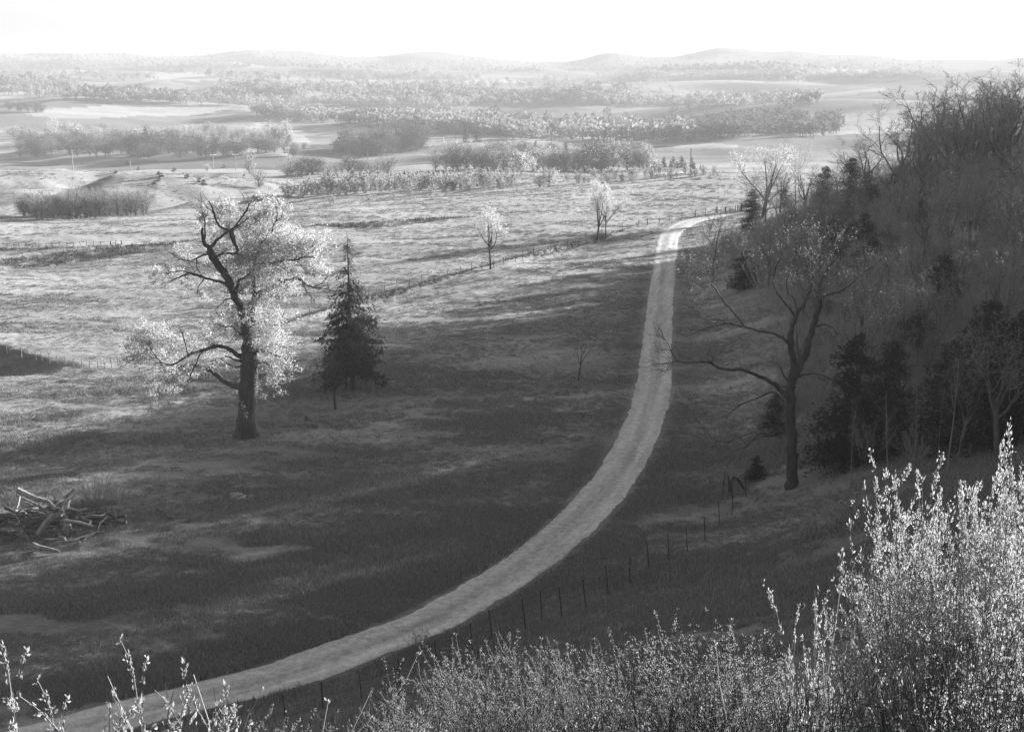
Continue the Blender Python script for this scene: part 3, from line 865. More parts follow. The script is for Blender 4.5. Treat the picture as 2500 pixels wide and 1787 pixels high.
# tree row in the middle
belt(['bare', 'pale'], 'oak_tree', [(1060, 416), (1180, 418)], 4, 7, 62, 78, 'spreading oak with a dark trunk on the pale knoll beyond the creek', 'tree', 'oaks on the pale knoll', None, 25)
belt(['pale', 'bare', 'pale', 'dark'], 'field_tree', [(1170, 420), (1400, 424), (1590, 416)], 8, 34, 46, 74, 'leafing tree in the row beyond the creek right of the pale knoll', 'tree', 'tree row beyond the creek', None, 26)
put('bright', 'leafing_tree', 1272, 425, 58, 'brightest leafing tree in the row beyond the creek', 'tree')
put('bright', 'leafing_tree', 1300, 422, 40, 'small bright leafing tree right of the brightest one in the row', 'tree')
belt(['dark', 'bare'], 'field_tree', [(690, 440), (800, 444), (960, 436)], 18, 16, 40, 58, 'round crowned bare tree on the shaded flat left of the pale knoll', 'tree', 'round trees on the shaded flat', None, 27)
belt(['cedar', 'dark'], 'cedar_tree', [(1260, 392), (1450, 400)], 8, 18, 22, 40, 'dark cedar behind the tree row beyond the creek', 'tree', 'cedars behind the tree row', None, 28)
belt(['cedar'], 'cedar_tree', [(1590, 412), (1700, 414)], 3, 11, 18, 30, 'small dark cedar in the line at the right end of the tree row', 'tree', 'small cedars in a line', None, 29)
# dark woods
belt(['dark', 'cedar', 'dark'], 'wood_tree', [(822, 385), (900, 388), (1040, 368)], 30, 44, 34, 52, 'dark tree of the dense wood below the two tall spruces', 'tree', 'dark wood in the centre', None, 30)
belt(['dark', 'bare', 'dark'], 'wood_tree', [(40, 388), (300, 388), (500, 388), (730, 384)], 26, 66, 34, 54, 'dark bare tree in the wood behind the left hillocks', 'tree', 'dark wood behind the hillocks', None, 31)
belt(['pale', 'bright', 'pale'], 'wood_tree', [(30, 352), (300, 352), (560, 350), (700, 348)], 22, 44, 28, 46, 'pale leafing tree along the upper edge of the left wood', 'tree', 'pale trees along the upper wood edge', None, 32)
lowp['spruce'] = [needle_tree('far_spruce', 180, 12, 2.6, 80, 14, .8, .9, .03, .25)]
put('spruce', 'spruce_tree', 1137, 350, 50, 'left and taller of the two dark spruces on the bright ridge', 'tree')
put('spruce', 'spruce_tree', 1165, 348, 44, 'right one of the two dark spruces on the bright ridge', 'tree', sx=1.1)
put('dark', 'wood_tree', 1112, 330, 30, 'small dark broadleaf tree just left of the two dark spruces', 'tree')
put('spruce', 'spruce_tree', 355, 350, 36, 'single dark spruce rising among the pale trees of the left wood', 'tree', sx=1.5)
put('spruce', 'spruce_tree', 928, 348, 30, 'dark pointed conifer topping the dense wood in the centre', 'tree', sx=1.4)
for px in (966, 980, 991, 1001, 1036):
    put('cedar', 'cedar_tree', px, 338 - (px - 966) * .1, 9, 'tiny dark cedar dotted along the edge of the bright field', 'tree', 'tiny cedars on the field edge')
put('dark', 'field_tree', 742, 366, 18, 'small dark tree on the bright bank by the curving track', 'tree')
put('cedar', 'cedar_tree', 722, 372, 12, 'small dark bush left of the tree on the bright bank', 'bush')
put('bare', 'field_tree', 632, 461, 58, 'lone flat topped bare tree at the right end of the hillocks', 'tree')
put('pale', 'field_tree', 610, 425, 62, 'tall narrow pale tree behind the lone bare tree of the hillocks', 'tree', sx=.7)
put('bright', 'field_tree', 505, 420, 20, 'little bright bush on the crest of the hillocks', 'bush')
for px, py, h in ((310, 402, 8), (338, 416, 8), (283, 424, 8), (425, 420, 10), (456, 437, 12), (390, 433, 14), (378, 450, 10), (497, 452, 14), (388, 443, 10), (547, 410, 9), (596, 432, 8), (487, 446, 12)):
    put('juniper', 'small_juniper', px, py, h, 'small dark juniper dotted on the grassy left hillocks', 'bush', 'junipers on the hillocks')
put('juniper', 'small_juniper', 622, 492, 16, 'round dark juniper just above the crown of the big old tree', 'bush')
belt(['dark'], 'field_tree', [(18, 272), (105, 278)], 3, 6, 22, 28, 'small tree in the thin row on the bright far left field', 'tree', 'thin tree row on the far left field', None, 33)

# ------------------------------------------------------------------ traced trees
def place_lines(lines, conv, d0, rng, wob=.5):
    """branch lines read off the frame -> world lines; a branch starts at the depth of the one it leaves"""
    nodes = []; out = []
    for L in lines:
        P = np.array([(*conv(a, b), w) for a, b, w in L], float)
        dep = d0
        if nodes:
            A = np.array([n[:2] for n in nodes]); k = int(np.argmin(np.hypot(*(A - P[0, :2]).T))); dep = nodes[k][2]
        sl_ = rng.uniform(-1, 1) * wob * (0 if not nodes else 1)
        acc = np.concatenate([[0], np.cumsum(np.hypot(*np.diff(P[:, :2], axis=0).T))])
        D = dep + sl_ * acc * d0 / F0 + np.concatenate([[0], rng.normal(size=len(P) - 1) * .004 * d0 * wob])
        for p, q in zip(P, D): nodes.append((p[0], p[1], q))
        r = ray(P[:, 0], P[:, 1]); W_ = r * (D / r[:, 1])[:, None] + np.array([0, 0, CAMZ])
        rad = np.maximum(P[:, 2] * .5 * conv(1, 0, True) * D / F0, .004)
        n = max(6, int(len(P) * 3))
        S = smooth_poly(np.column_stack([W_, rad]), n)
        jit = rng.normal(size=(n, 3)) * np.minimum(S[:, 3:4] * .22, .05); jit[0] = 0
        out.append((S[:, :3] + jit, np.maximum(S[:, 3], .004)))
    return out

def twigs(B, line, rng, n, L, r, lev=2, ns=3, m=1, t0=.2, up=.1, spread=.9, tips=None):
    """fine branches growing from a branch line"""
    P, R_ = line
    k = len(P) - 1
    for _ in range(n):
        t = (t0 + (1 - t0) * rng.uniform() ** .8) * k; i = min(int(t), k - 1)
        q = P[i] + (P[i + 1] - P[i]) * (t - i)
        d = nz(nz(P[i + 1] - P[i]) + spread * nz(rng.normal(size=3)) + np.array([0, 0, up]))
        l = L * rng.uniform(.5, 1.2); pts = [q]; m_ = 5
        for _s in range(m_):
            d = nz(d + rng.normal(size=3) * .24 + np.array([0, 0, up * .3])); q = q + d * l / m_; pts.append(q)
        pts = np.array(pts); rr_ = np.linspace(r, r * .35, m_ + 1); B.tube(pts, rr_, ns, m)
        if tips is not None and lev <= 1: tips.extend(pts[2:])
        if lev > 1: twigs(B, (pts, rr_), rng, 4, L * .5, r * .55, lev - 1, 3, m, .25, up, .8, tips)

def local(o_loc, V): return V - np.asarray(o_loc)

# the big old tree on the pasture
Z4 = lambda a, b, s=False: (1 / 2.461) if s else (200 + a / 2.461, 440 + b / 2.461)
OLD = [
    [(985, 1555, 150), (988, 1480, 125), (990, 1400, 118), (1000, 1250, 112), (1005, 1100, 106), (1000, 1030, 95)],
    [(1000, 1030, 80), (992, 960, 62), (985, 900, 55), (965, 830, 48), (950, 760, 45), (925, 700, 45), (890, 620, 45), (840, 540, 45), (790, 470, 45), (765, 415, 40)],
    [(765, 415, 30), (738, 385, 26), (726, 345, 22), (724, 290, 15)],
    [(765, 415, 26), (800, 370, 20), (850, 330, 15), (920, 285, 11), (985, 240, 7), (1020, 215, 4)],
    [(738, 385, 14), (738, 300, 9), (735, 230, 7), (712, 160, 3)], [(735, 230, 6), (755, 200, 3)],
    [(1000, 1030, 75), (1005, 900, 60), (1012, 800, 52), (1040, 720, 45), (1085, 670, 38), (1150, 648, 28), (1190, 610, 32), (1240, 605, 27), (1300, 593, 22), (1345, 625, 13), (1400, 645, 9), (1450, 650, 6), (1515, 668, 3)],
    [(1320, 605, 9), (1355, 675, 7), (1400, 725, 3)], [(1400, 640, 6), (1440, 620, 4), (1470, 590, 2)],
    [(1040, 720, 34), (1030, 640, 30), (1035, 560, 24), (1035, 500, 20), (1062, 430, 15), (1090, 360, 12), (1140, 310, 9), (1158, 255, 8), (1205, 220, 4)],
    [(925, 700, 20), (940, 610, 20), (975, 590, 16), (1010, 560, 12), (1050, 540, 8)],
    [(790, 470, 22), (850, 440, 15), (935, 435, 20), (905, 360, 20), (890, 310, 15), (850, 290, 13), (822, 272, 13), (800, 230, 12), (785, 170, 11), (762, 122, 5)],
    [(935, 430, 16), (912, 340, 14), (905, 300, 12), (950, 240, 10), (985, 190, 12), (1006, 142, 6)],
    [(1035, 500, 14), (1120, 500, 14), (1180, 490, 13), (1235, 480, 14), (1282, 480, 13), (1340, 460, 9), (1400, 468, 5)],
    [(890, 640, 24), (840, 615, 17), (790, 600, 15), (735, 588, 16), (690, 570, 18), (640, 560, 14), (590, 582, 10), (540, 602, 5)], [(640, 560, 8), (610, 545, 7), (560, 552, 5), (515, 548, 2)],
    [(780, 450, 20), (740, 447, 14), (690, 468, 11), (650, 485, 7), (600, 478, 5), (550, 458, 2)], [(690, 468, 8), (690, 525, 6), (712, 555, 3)],
    [(975, 1060, 45), (945, 1055, 36), (900, 1020, 27), (820, 998, 24), (740, 1015, 22), (660, 1045, 19), (590, 1085, 13), (540, 1108, 9), (490, 1098, 6), (435, 1100, 3)],
    [(985, 1245, 60), (935, 1238, 45), (870, 1215, 32), (800, 1160, 28), (740, 1130, 24), (650, 1114, 19), (580, 1132, 13), (520, 1160, 9), (470, 1210, 7), (440, 1285, 3)],
    [(740, 1015, 11), (700, 1060, 9), (685, 1110, 7), (650, 1180, 5), (655, 1220, 2)],
    [(1010, 1080, 40), (1060, 1088, 24), (1110, 1100, 15), (1160, 1140, 11), (1200, 1180, 9), (1215, 1232, 4)],
    [(1010, 1040, 40), (1060, 1022, 26), (1120, 1032, 18), (1180, 1060, 11), (1240, 1080, 7), (1285, 1112, 3)],
    [(960, 1090, 22), (915, 1075, 14), (870, 1060, 10), (825, 1080, 7), (800, 1110, 4)], [(960, 1110, 18), (930, 1125, 12), (900, 1110, 8), (870, 1100, 4)],
    [(1050, 1150, 16), (1075, 1180, 10), (1060, 1210, 5)], [(960, 930, 14), (900, 880, 10), (850, 880, 7), (800, 860, 3)], [(1020, 880, 14), (1090, 850, 10), (1140, 870, 6), (1200, 860, 3)],
    [(925, 720, 10), (880, 710, 8), (840, 740, 5), (800, 780, 3)], [(730, 600, 8), (700, 640, 5), (690, 690, 3)], [(640, 1050, 8), (620, 980, 6), (600, 920, 4)], [(480, 1100, 6), (430, 1040, 5), (380, 960, 3)],
]
CLOUD = [(860, 175, 105, 60, 900), (1140, 190, 85, 95, 1200), (1060, 290, 120, 80, 900), (1040, 420, 125, 120, 1900), (1190, 400, 180, 110, 2300), (1350, 400, 120, 100, 1600), (1385, 530, 95, 60, 800), (1120, 545, 160, 90, 1700), (950, 500, 110, 110, 1000), (730, 225, 50, 90, 260), (610, 430, 80, 50, 380), (520, 545, 95, 60, 520), (450, 610, 50, 50, 150), (640, 620, 80, 50, 200), (880, 320, 90, 70, 420), (960, 640, 90, 60, 700), (1100, 700, 130, 90, 950), (1080, 850, 150, 120, 1700), (900, 800, 90, 100, 700), (1130, 980, 150, 100, 1100), (400, 930, 110, 85, 1300), (330, 1060, 90, 65, 800), (540, 970, 120, 75, 900), (690, 1000, 140, 75, 520), (470, 1060, 90, 60, 350), (560, 1200, 130, 80, 330), (450, 1300, 70, 110, 260), (800, 1080, 110, 70, 260), (1160, 1130, 120, 90, 480), (960, 1290, 60, 110, 160), (1100, 1230, 90, 80, 180), (780, 880, 90, 60, 240), (1240, 640, 110, 50, 260), (950, 900, 100, 70, 600), (720, 700, 60, 50, 120), (430, 1180, 100, 80, 330), (340, 1000, 90, 80, 300), (830, 470, 90, 90, 420), (760, 330, 70, 80, 300), (850, 560, 90, 80, 380), (880, 960, 110, 70, 380), (1010, 1480, 50, 60, 120)]
rg = np.random.default_rng(314)
gb = ground_at(600, 1066); d0 = gb[1]
LN = place_lines(OLD, Z4, d0, rg, .55)
A, B = MB(), MB()
base = gb - np.array([0, 0, .25])
for k, (P, R_) in enumerate(LN):
    (A if k == 0 else B).tube(P - base, R_ * (1 + .08 * vnoise(np.arange(len(P)) * 1.7, np.zeros(len(P)) + k, 5)), 10 if k in (0, 1, 6) else 6, 0)
    if k == 0: continue
    Ln = np.linalg.norm(P[-1] - P[0])
    twigs(B, (P - base, R_), rg, int(3 + Ln * 2.2), min(1.5, .5 + Ln * .2), .022, 2, 3, 0, .3, .12)
for k in range(5):   # root flare
    a = k * 1.3 + .4; v = np.array([math.cos(a), math.sin(a), 0])
    A.tube(np.array([[0, 0, 1.3], v * .55 + [0, 0, .55], v * 1.15 + [0, 0, -.1]]) , [.5, .34, .14], 6, 0)
pr = d0 / F0 / 2.461
for cx, cyy, rx, ry, n in CLOUD:
    n = int(n * 2.5)
    ncl = max(6, n // 45); u = rg.normal(size=(ncl, 3)) * .5; u = u[np.argsort(rg.uniform(size=ncl))]
    k = rg.integers(0, ncl, n); w = u[k] + rg.normal(size=(n, 3)) * .14
    px, py = Z4(cx + w[:, 0] * rx, cyy + w[:, 1] * ry); D = d0 + w[:, 2] * max(rx, ry) * pr * 1.1
    r = ray(px, py); C = r * (D / r[:, 1])[:, None] + np.array([0, 0, CAMZ]) - base
    B.leaves(C, .125, rg, 1, asp=.75)
ot = empty('old_tree', base)
obj('trunk', A.mesh('old_tree_trunk', [M['bark_dark']], True), ot); obj('crown', B.mesh('old_tree_crown', [M['bark_dark'], M['leaf_bright']]), ot)
tag(ot, 'huge gnarled old tree with bright young leaves standing alone in the pasture', 'tree')

# two ragged spruces beside it
def ragged_spruce(name, seed, H, dense, label, rt=.02, bare=.13):
    rg = np.random.default_rng(seed); A, B = MB(), MB()
    zz = np.linspace(0, H, 12); tr = np.column_stack([np.cumsum(rg.normal(size=12)) * .02, np.cumsum(rg.normal(size=12)) * .02, zz]); tr[:, :2] -= tr[0, :2]
    A.tube(tr, rt * H * (1 - zz / H * .95), 7, 0)
    prof = np.array([[0, .0], [.12, .55], [.17, 1.0], [.27, .98], [.40, .78], [.50, .55], [.60, .38], [.72, .28], [.85, .15], [1, .02]]) 
    for b in range(int(210 * dense)):
        t = bare + (.97 - bare) * rg.uniform(0, 1) ** 1.15; z0 = t * H; L = np.interp(t, prof[:, 0], prof[:, 1]) * 2.25 * H / 10.5 * rg.uniform(.4, 1.3) + .15
        az = rg.uniform(0, 6.283); L *= 1 + .35 * math.sin(az * 2 + t * 9); s_ = np.linspace(0, 1, 7); dr = rg.uniform(.25, .75)
        x0 = np.array([np.interp(z0, zz, tr[:, 0]), np.interp(z0, zz, tr[:, 1]), z0])
        P = x0 + np.column_stack([np.cos(az) * L * s_, np.sin(az) * L * s_, L * (.1 * s_ - dr * s_ ** 2 + .15 * s_ ** 4)]) + rg.normal(size=(7, 3)) * .02
        B.tube(P, np.linspace(.03, .006, 7) * (1 if t < .5 else .6), 3, 0)
        full = dense * np.interp(t, [0, .42, .6, .8, 1], [1, .9, .30, .07, .02]) * (0.25 if rg.uniform() < .25 else 1)
        n = int(64 * L * full)
        if n:
            f = np.clip(rg.uniform(.1, 1.02, n) * 6, 0, 5.999); i = f.astype(int)
            C = P[i] + (P[i + 1] - P[i]) * (f - i)[:, None] + rg.normal(size=(n, 3)) * np.array([.12, .12, .08]) * (1 + L * .3)
            B.leaves(C, .34, rg, 1, asp=.35, dirs=np.array([[math.cos(az) * .6, math.sin(az) * .6, -.7]]).repeat(n, 0), tri=True)
        for _ in range(4 if t > .45 else 2):
            i = rg.integers(2, 6); dd = np.array([math.cos(az + rg.normal() * .8), math.sin(az + rg.normal() * .8), -1.1]) * rg.uniform(.2, .5)
            B.tube(np.array([P[i], P[i] + dd * .6 + [0, 0, .04], P[i] + dd]), [.01, .006, .003], 3, 0)
    return A.mesh(name + '_trunk', [M['bark_dark']], True), B.mesh(name + '_crown', [M['bark_dark'], M['leaf_dark']])
g = ground_at(862, 956)
ms = ragged_spruce('spruce', 41, 13.9, 1.0, '')
o = plant('spruce_tree', ms, g, 1, 2.2, tilt=.03); tag(o, 'tall dark ragged spruce with a bare spindly top right of the old tree', 'tree')
g2 = ground_at(835, 962)
rgx = np.random.default_rng(6)
ms = ragged_spruce('thin_spruce', 43, 11.0, .35, '', .011)
o = plant('spruce_tree', ms, g2 + np.array([.2, 1.0, 0]), 1, .7, tilt=.05); tag(o, 'thinner spruce stem close behind and left of the tall ragged spruce', 'tree')
g = ground_at(819, 1000)
ms = ragged_spruce('dead_spruce', 47, 4.9, .42, '', .026, .42)
o = plant('spruce_tree', ms, g, 1, 1.7, tilt=.06); tag(o, 'short broken spruce in front of the tall ragged one', 'tree')

# the large bare tree right of the lane
Z6 = lambda a, b, s=False: (1 / 2.499) if s else (1600 + a / 2.499, 600 + b / 2.499)
BARE = [
    [(832, 1490, 84), (830, 1400, 72), (828, 1250, 68), (825, 1100, 64), (825, 950, 60), (832, 840, 58)],
    [(832, 840, 50), (868, 760, 45), (900, 700, 42), (930, 620, 40), (952, 520, 37), (980, 430, 35), (1005, 350, 30), (1015, 310, 24), (1060, 298, 17), (1130, 280, 11), (1200, 230, 8), (1260, 170, 5), (1330, 130, 3)],
    [(1010, 330, 22), (1000, 250, 18), (1040, 160, 14), (1100, 80, 10), (1120, 0, 6), (1160, -60, 3)], [(960, 500, 14), (1030, 480, 11), (1080, 500, 8), (1110, 540, 4)], [(1000, 250, 10), (960, 180, 8), (950, 90, 6), (930, 0, 4), (950, -90, 2)],
    [(832, 840, 45), (840, 700, 42), (826, 600, 40), (836, 500, 32), (860, 420, 27), (900, 370, 22), (932, 310, 18), (952, 250, 13), (960, 150, 9), (952, 60, 6), (970, -60, 3)],
    [(850, 430, 18), (818, 380, 16), (780, 340, 14), (738, 280, 14), (718, 200, 14), (740, 120, 10), (772, 50, 7), (768, -20, 5), (800, -110, 2)], [(718, 200, 8), (680, 150, 7), (620, 120, 5), (560, 60, 3)], [(860, 420, 12), (850, 330, 9), (810, 290, 7), (800, 220, 5), (830, 150, 3)],
    [(825, 930, 40), (800, 915, 34), (758, 878, 29), (700, 828, 26), (620, 790, 24), (540, 760, 22), (450, 756, 20), (382, 742, 18), (342, 715, 16), (280, 706, 13), (200, 715, 11), (140, 706, 8), (80, 715, 5), (0, 726, 2)],
    [(140, 706, 6), (105, 660, 5), (70, 590, 4), (20, 545, 2)], [(105, 640, 4), (50, 635, 3), (0, 650, 2)], [(342, 715, 8), (350, 680, 5), (300, 660, 3)], [(100, 710, 4), (70, 760, 3), (40, 765, 2)],
    [(824, 600, 28), (770, 560, 19), (700, 530, 17), (640, 524, 15), (560, 500, 12), (500, 488, 11), (440, 475, 10), (340, 496, 8), (280, 516, 6), (180, 560, 3)],
    [(540, 490, 10), (470, 400, 9), (410, 330, 8), (370, 270, 8), (340, 232, 8), (356, 200, 8), (350, 130, 6), (366, 50, 5), (378, -50, 4), (400, -130, 2)], [(340, 240, 5), (295, 258, 4), (240, 240, 2)], [(350, 115, 5), (270, 105, 4), (170, 110, 2)], [(350, 190, 4), (260, 160, 3), (200, 130, 2)], [(366, 50, 4), (330, -40, 3), (340, -120, 2)], [(440, 475, 6), (380, 450, 5), (290, 450, 3), (220, 380, 2)],
    [(825, 1118, 26), (795, 1122, 20), (740, 1135, 16), (692, 1162, 14), (652, 1140, 11), (600, 1180, 9), (562, 1220, 8), (490, 1250, 6), (420, 1300, 5), (330, 1322, 2)],
    [(600, 1135, 8), (510, 1170, 8), (425, 1200, 6), (350, 1180, 5), (300, 1112, 4), (232, 1050, 2)], [(562, 1215, 4), (520, 1185, 4), (480, 1210, 3)],
    [(790, 960, 14), (720, 892, 12), (620, 930, 10), (520, 970, 8), (460, 1020, 6), (425, 1065, 2)], [(820, 840, 18), (780, 790, 12), (760, 740, 8), (700, 700, 4)], [(850, 805, 18), (900, 790, 14), (960, 780, 10), (1050, 800, 6), (1110, 850, 3)], [(830, 880, 14), (800, 860, 10), (740, 860, 6)],
]
rg = np.random.default_rng(2718)
gb = ground_at(1932, 1192); d0 = gb[1]; base = gb - np.array([0, 0, .3])
LN = place_lines(BARE, Z6, d0, rg, .5)
A, B = MB(), MB(); tp = []
for k, (P, R_) in enumerate(LN):
    (A if k == 0 else B).tube(P - base, R_, 10 if k in (0, 1, 5) else 6, 0)
    if k:
        Ln = np.linalg.norm(P[-1] - P[0]); twigs(B, (P - base, R_), rg, int(4 + Ln * 5.0), min(1.7, .5 + Ln * .24), .015, 2, 3, 1, .3, .15, tips=tp)
tp = np.array(tp); kk = rg.integers(0, len(tp), 5000)
B.leaves(tp[kk] + rg.normal(size=(5000, 3)) * .07, .07, rg, 2, tri=True)
o = empty('bare_tree', base)
obj('trunk', A.mesh('bare_tree_trunk', [M['bark_dark']], True), o); obj('crown', B.mesh('bare_tree_crown', [M['bark_dark'], M['twig'], M['leaf_bud']]), o)
tag(o, 'large bare tree right of the lane with a low limb reaching over the gravel', 'tree')

# ------------------------------------------------------------------ small trees of the pasture
def plant_px(name, ms, px, py, hpx, label, cat='tree', rz=0, sx=1.0, d=None, group=None, parts=('trunk', 'crown'), tilt=0):
    g = ground_at(px, py) if d is None else at_depth(px, d)
    s = hpx * g[1] / F0 / top_of(ms)
    o = plant(name, ms, g, s, rz, parts, sx=sx, tilt=tilt); return tag(o, label, cat, group)
YT = VASE | dict(tf=.34, n=[6, 6, 5, 3], ang=[.8, .6, .7, .7], lr=[1.7, .55, .5, .5])
plant_px('young_tree', tree_meshes('young_tree', 501, 8, YT, 'bark_dark', 'twig', 'leaf_bright', 3200, .15, .16), 1198, 658, 160, 'small vase shaped tree with a bright haze of leaves on the fence line', rz=.6)
plant_px('young_tree', tree_meshes('young_tree_b', 502, 9, VASE | dict(tf=.22), 'bark_dark', 'twig', 'leaf_bright', 4600, .16, .2), 1458, 588, 150, 'left and wider stem of the paired bright trees by the lane bend', rz=2, sx=.95)
plant_px('young_tree', tree_meshes('young_tree_c', 503, 9, YT | dict(r0=.014), 'bark_dark', 'twig', 'leaf_bright', 3200, .16, .2), 1479, 583, 148, 'right and slimmer stem of the paired bright trees by the lane bend', rz=4, sx=.75)
plant_px('sapling', tree_meshes('dead_sapling', 504, 4, SPREAD | dict(n=[4, 4, 3], tf=.45, r0=.016, ang=[.6, .7, .8]), 'bark_dark', 'bark_dark'), 1412, 930, 128, 'spindly leafless sapling alone in the shaded pasture left of the lane', rz=1)
VM = tree_meshes('vase_tree', 505, 12, VASE | dict(tf=.16, n=[6, 7, 6, 3], ang=[.5, .5, .6, .7]), 'bark_dark', 'twig', 'leaf_bright', 5200, .16, .25)
plant_px('vase_tree', VM, 1860, 0, 182, 'wide V shaped tree at the end of the lane beside the gate', rz=.3, d=258, sx=1.55)
plant_px('vase_tree', tree_meshes('vase_tree_b', 506, 10, VASE | dict(tf=.3, n=[4, 5, 5, 3]), 'bark_dark', 'twig', 'leaf_bud', 1500, .15, .25), 1838, 0, 135, 'slim stem leaning out left of the wide V shaped tree', rz=2.3, d=254, sx=.7)
plant_px('tall_tree', tree_meshes('tall_tree', 507, 14, SLIM | dict(tf=.5, n=[9, 6, 5], st=[.62, .25, .2], lr=[.62, .5, .5], ang=[.55, .7, .7]), 'bark_dark', 'twig', 'leaf_bud', 2200, .16, .25), 1945, 0, 196, 'tall slender tree with a high crown right of the V shaped tree', rz=1, d=262, tilt=.06)
SL = [tree_meshes('slim_tree', 510 + k, 8, SLIM, 'bark_grey', 'twig', 'leaf_mid', 500, .1, .2, asp=.2) for k in range(3)]
plant_px('sapling', SL[0], 1893, 0, 110, 'forked bare sapling between the V shaped tree and the tall slender one', d=256, rz=1)
plant_px('sapling', SL[1], 1915, 0, 95, 'bare sapling just left of the tall slender tree', d=258, rz=3, sx=.7)
plant_px('sapling', SL[2], 2038, 0, 145, 'thin straight sapling standing between the two dark cedars', d=250, rz=3, sx=.6)
plant_px('sapling', SL[1], 1975, 0, 90, 'low bare sapling under the tall slender tree', d=250, rz=5, sx=1.2)

# ------------------------------------------------------------------ wooded hill
SK = [tree_meshes('skyline_tree', 600 + k, 11, SPREAD | dict(n=[5, 7, 6, 5], st=[.35, .15, .15, .15], tf=.24, lr=[1.6, .62, .55, .55], ang=[.8, .8, .8, .8], up=[0, .10, .06, .03, 0]), 'bark_dark', 'twig', rmin=.011) for k in range(4)]
def plant_top(name, ms, px, d, ytop, label, cat='tree', group=None, rz=0, sx=1.0, tilt=0, parts=('trunk', 'crown')):
    rv = ray(px, ytop); x = rv[0] / rv[1] * d; g = np.array([x, d, zat(x, d)])
    zt = CAMZ + rv[2] / rv[1] * d
    s = max(zt - g[2], .4) / top_of(ms)
    if d < 30: print(name, px, d, 'ground', round(g[2], 2), 'height', round(zt - g[2], 2), 'scale', round(s, 2))
    return tag(plant(name, ms, g, s, rz, parts, sx=sx, tilt=tilt), label, cat, group)
for k, (px, d, yt, sx, lab) in enumerate([
    (2132, 214, 318, 1.25, 'lowest bare tree on the hill crest, leaning out left over the cedars'),
    (2215, 206, 248, 1.2, 'bare tree with long curved limbs right of the lowest crest tree'),
    (2272, 200, 186, 1.1, 'tall twisting bare tree in the middle of the hill crest'),
    (2335, 198, 172, 1.25, 'forked bare tree with a wide open fork against the white sky'),
    (2420, 192, 146, 1.15, 'tallest bare crest tree with its top against the pale far hills'),
    (2475, 188, 152, 1.1, 'dense topped bare crest tree cut by the right frame edge'),
    (2300, 185, 270, 1.0, 'shorter bare tree in front of the forked crest tree'),
    (2385, 178, 250, 1.0, 'bare tree in front of the tallest crest tree'),
    (2460, 170, 235, 1.0, 'bare tree low in front of the crest at the right edge'),
    (2180, 196, 360, 1.0, 'small bare tree on the slope just under the crest'),
]):
    plant_top('bare_tree', SK[k % 4], px, d, yt, lab, group='bare trees along the hill crest', rz=k * 1.9 + .5, sx=sx)
CD = [needle_tree('cedar', 620 + k, 8, 2.5, 190, 30, .30, .52, .02, .12, ragged=.55) for k in range(3)]
for k, (px, py, h, sx, lab) in enumerate([
    (2012, 500, 92, 1.05, 'dark cedar standing at the lane end beside a thin straight sapling'),
    (2078, 498, 110, 1.1, 'larger dark pointed cedar right of the thin straight sapling'),
    (2120, 500, 82, 1.3, 'broad low cedar against the right flank of the pointed one'),
    (1914, 506, 52, 1.0, 'little dark cedar among the saplings by the tall slender tree'),
    (1838, 515, 52, 1.5, 'dark rounded cedar under the V shaped tree'),
    (1838, 560, 70, 1.2, 'dark upright cedar just inside the lane bend'),
    (2058, 610, 118, 1.0, 'dark cedar halfway up the brushy slope'),
    (2110, 622, 100, 1.25, 'second dark cedar halfway up the slope, broader than its neighbour'),
    (2030, 660, 90, 1.2, 'dark cedar low behind the limbs of the large bare tree'),
    (1818, 705, 95, 1.25, 'dark cedar behind the raised limb of the large bare tree'),
    (2105, 690, 90, 1.4, 'dark bushy cedar behind the top of the large bare tree'),
    (2080, 1130, 330, .85, 'big dark cedar right of the trunk of the large bare tree'),
    (2165, 1110, 290, .8, 'big dark cedar close behind the one by the bare trunk'),
    (1892, 1062, 105, 1.1, 'small dark cedar touching the left of the bare trunk'),
    (1848, 1168, 60, 1.4, 'low dark juniper at the foot of the large bare tree'),
    (2310, 1085, 260, .9, 'dark cedar in the deep shade in the middle of the right wood'),
    (2400, 1090, 370, .9, 'tallest dark cedar in the deep shade above the leafy bush'),
    (2480, 1080, 340, .9, 'dark cedar in the deep shade at the right frame edge'),
    (1985, 700, 95, 1.3, 'dark cedar tangled in the crown of the large bare tree'),
    (2165, 640, 90, 1.3, 'dark cedar deepest in the brush right of the pair halfway up the slope'),
    (2200, 480, 80, 1.3, 'dark cedar under the curved limbs of the crest trees'),
    (2300, 760, 140, 1.1, 'dark cedar in the upper right wood left of the tall dark mass'),
    (2240, 900, 150, 1.1, 'dark cedar higher in the right wood above the deep shade'),
]):
    plant_px('cedar_tree', CD[k % 3], px, py, h, lab, rz=k * 2.1, sx=sx, group='dark cedars of the right hill')
# pale stemmed saplings in the deep shade
PS = [tree_meshes('pale_sapling', 630 + k, 9, SLIM | dict(tf=.85, r0=.008, n=[8, 4, 3], st=[.45, .25, .2]), 'bark_pale', 'twig') for k in range(2)]
for k, (px, py, h, lab) in enumerate([(2078, 1190, 260, 'leftmost pale stemmed sapling in front of the big dark cedars'), (2167, 1192, 320, 'pale stemmed sapling second from the large bare trunk'), (2230, 1150, 300, 'faint pale stemmed sapling between the taller two'), (2314, 1150, 380, 'tallest pale stemmed sapling above the leafy bush'), (2290, 1125, 240, 'leaning pale stemmed sapling beside the tallest one')]):
    plant_px('sapling', PS[k % 2], px, py, h, lab, rz=k * 1.3, sx=.75, group='pale stemmed saplings in the shade')
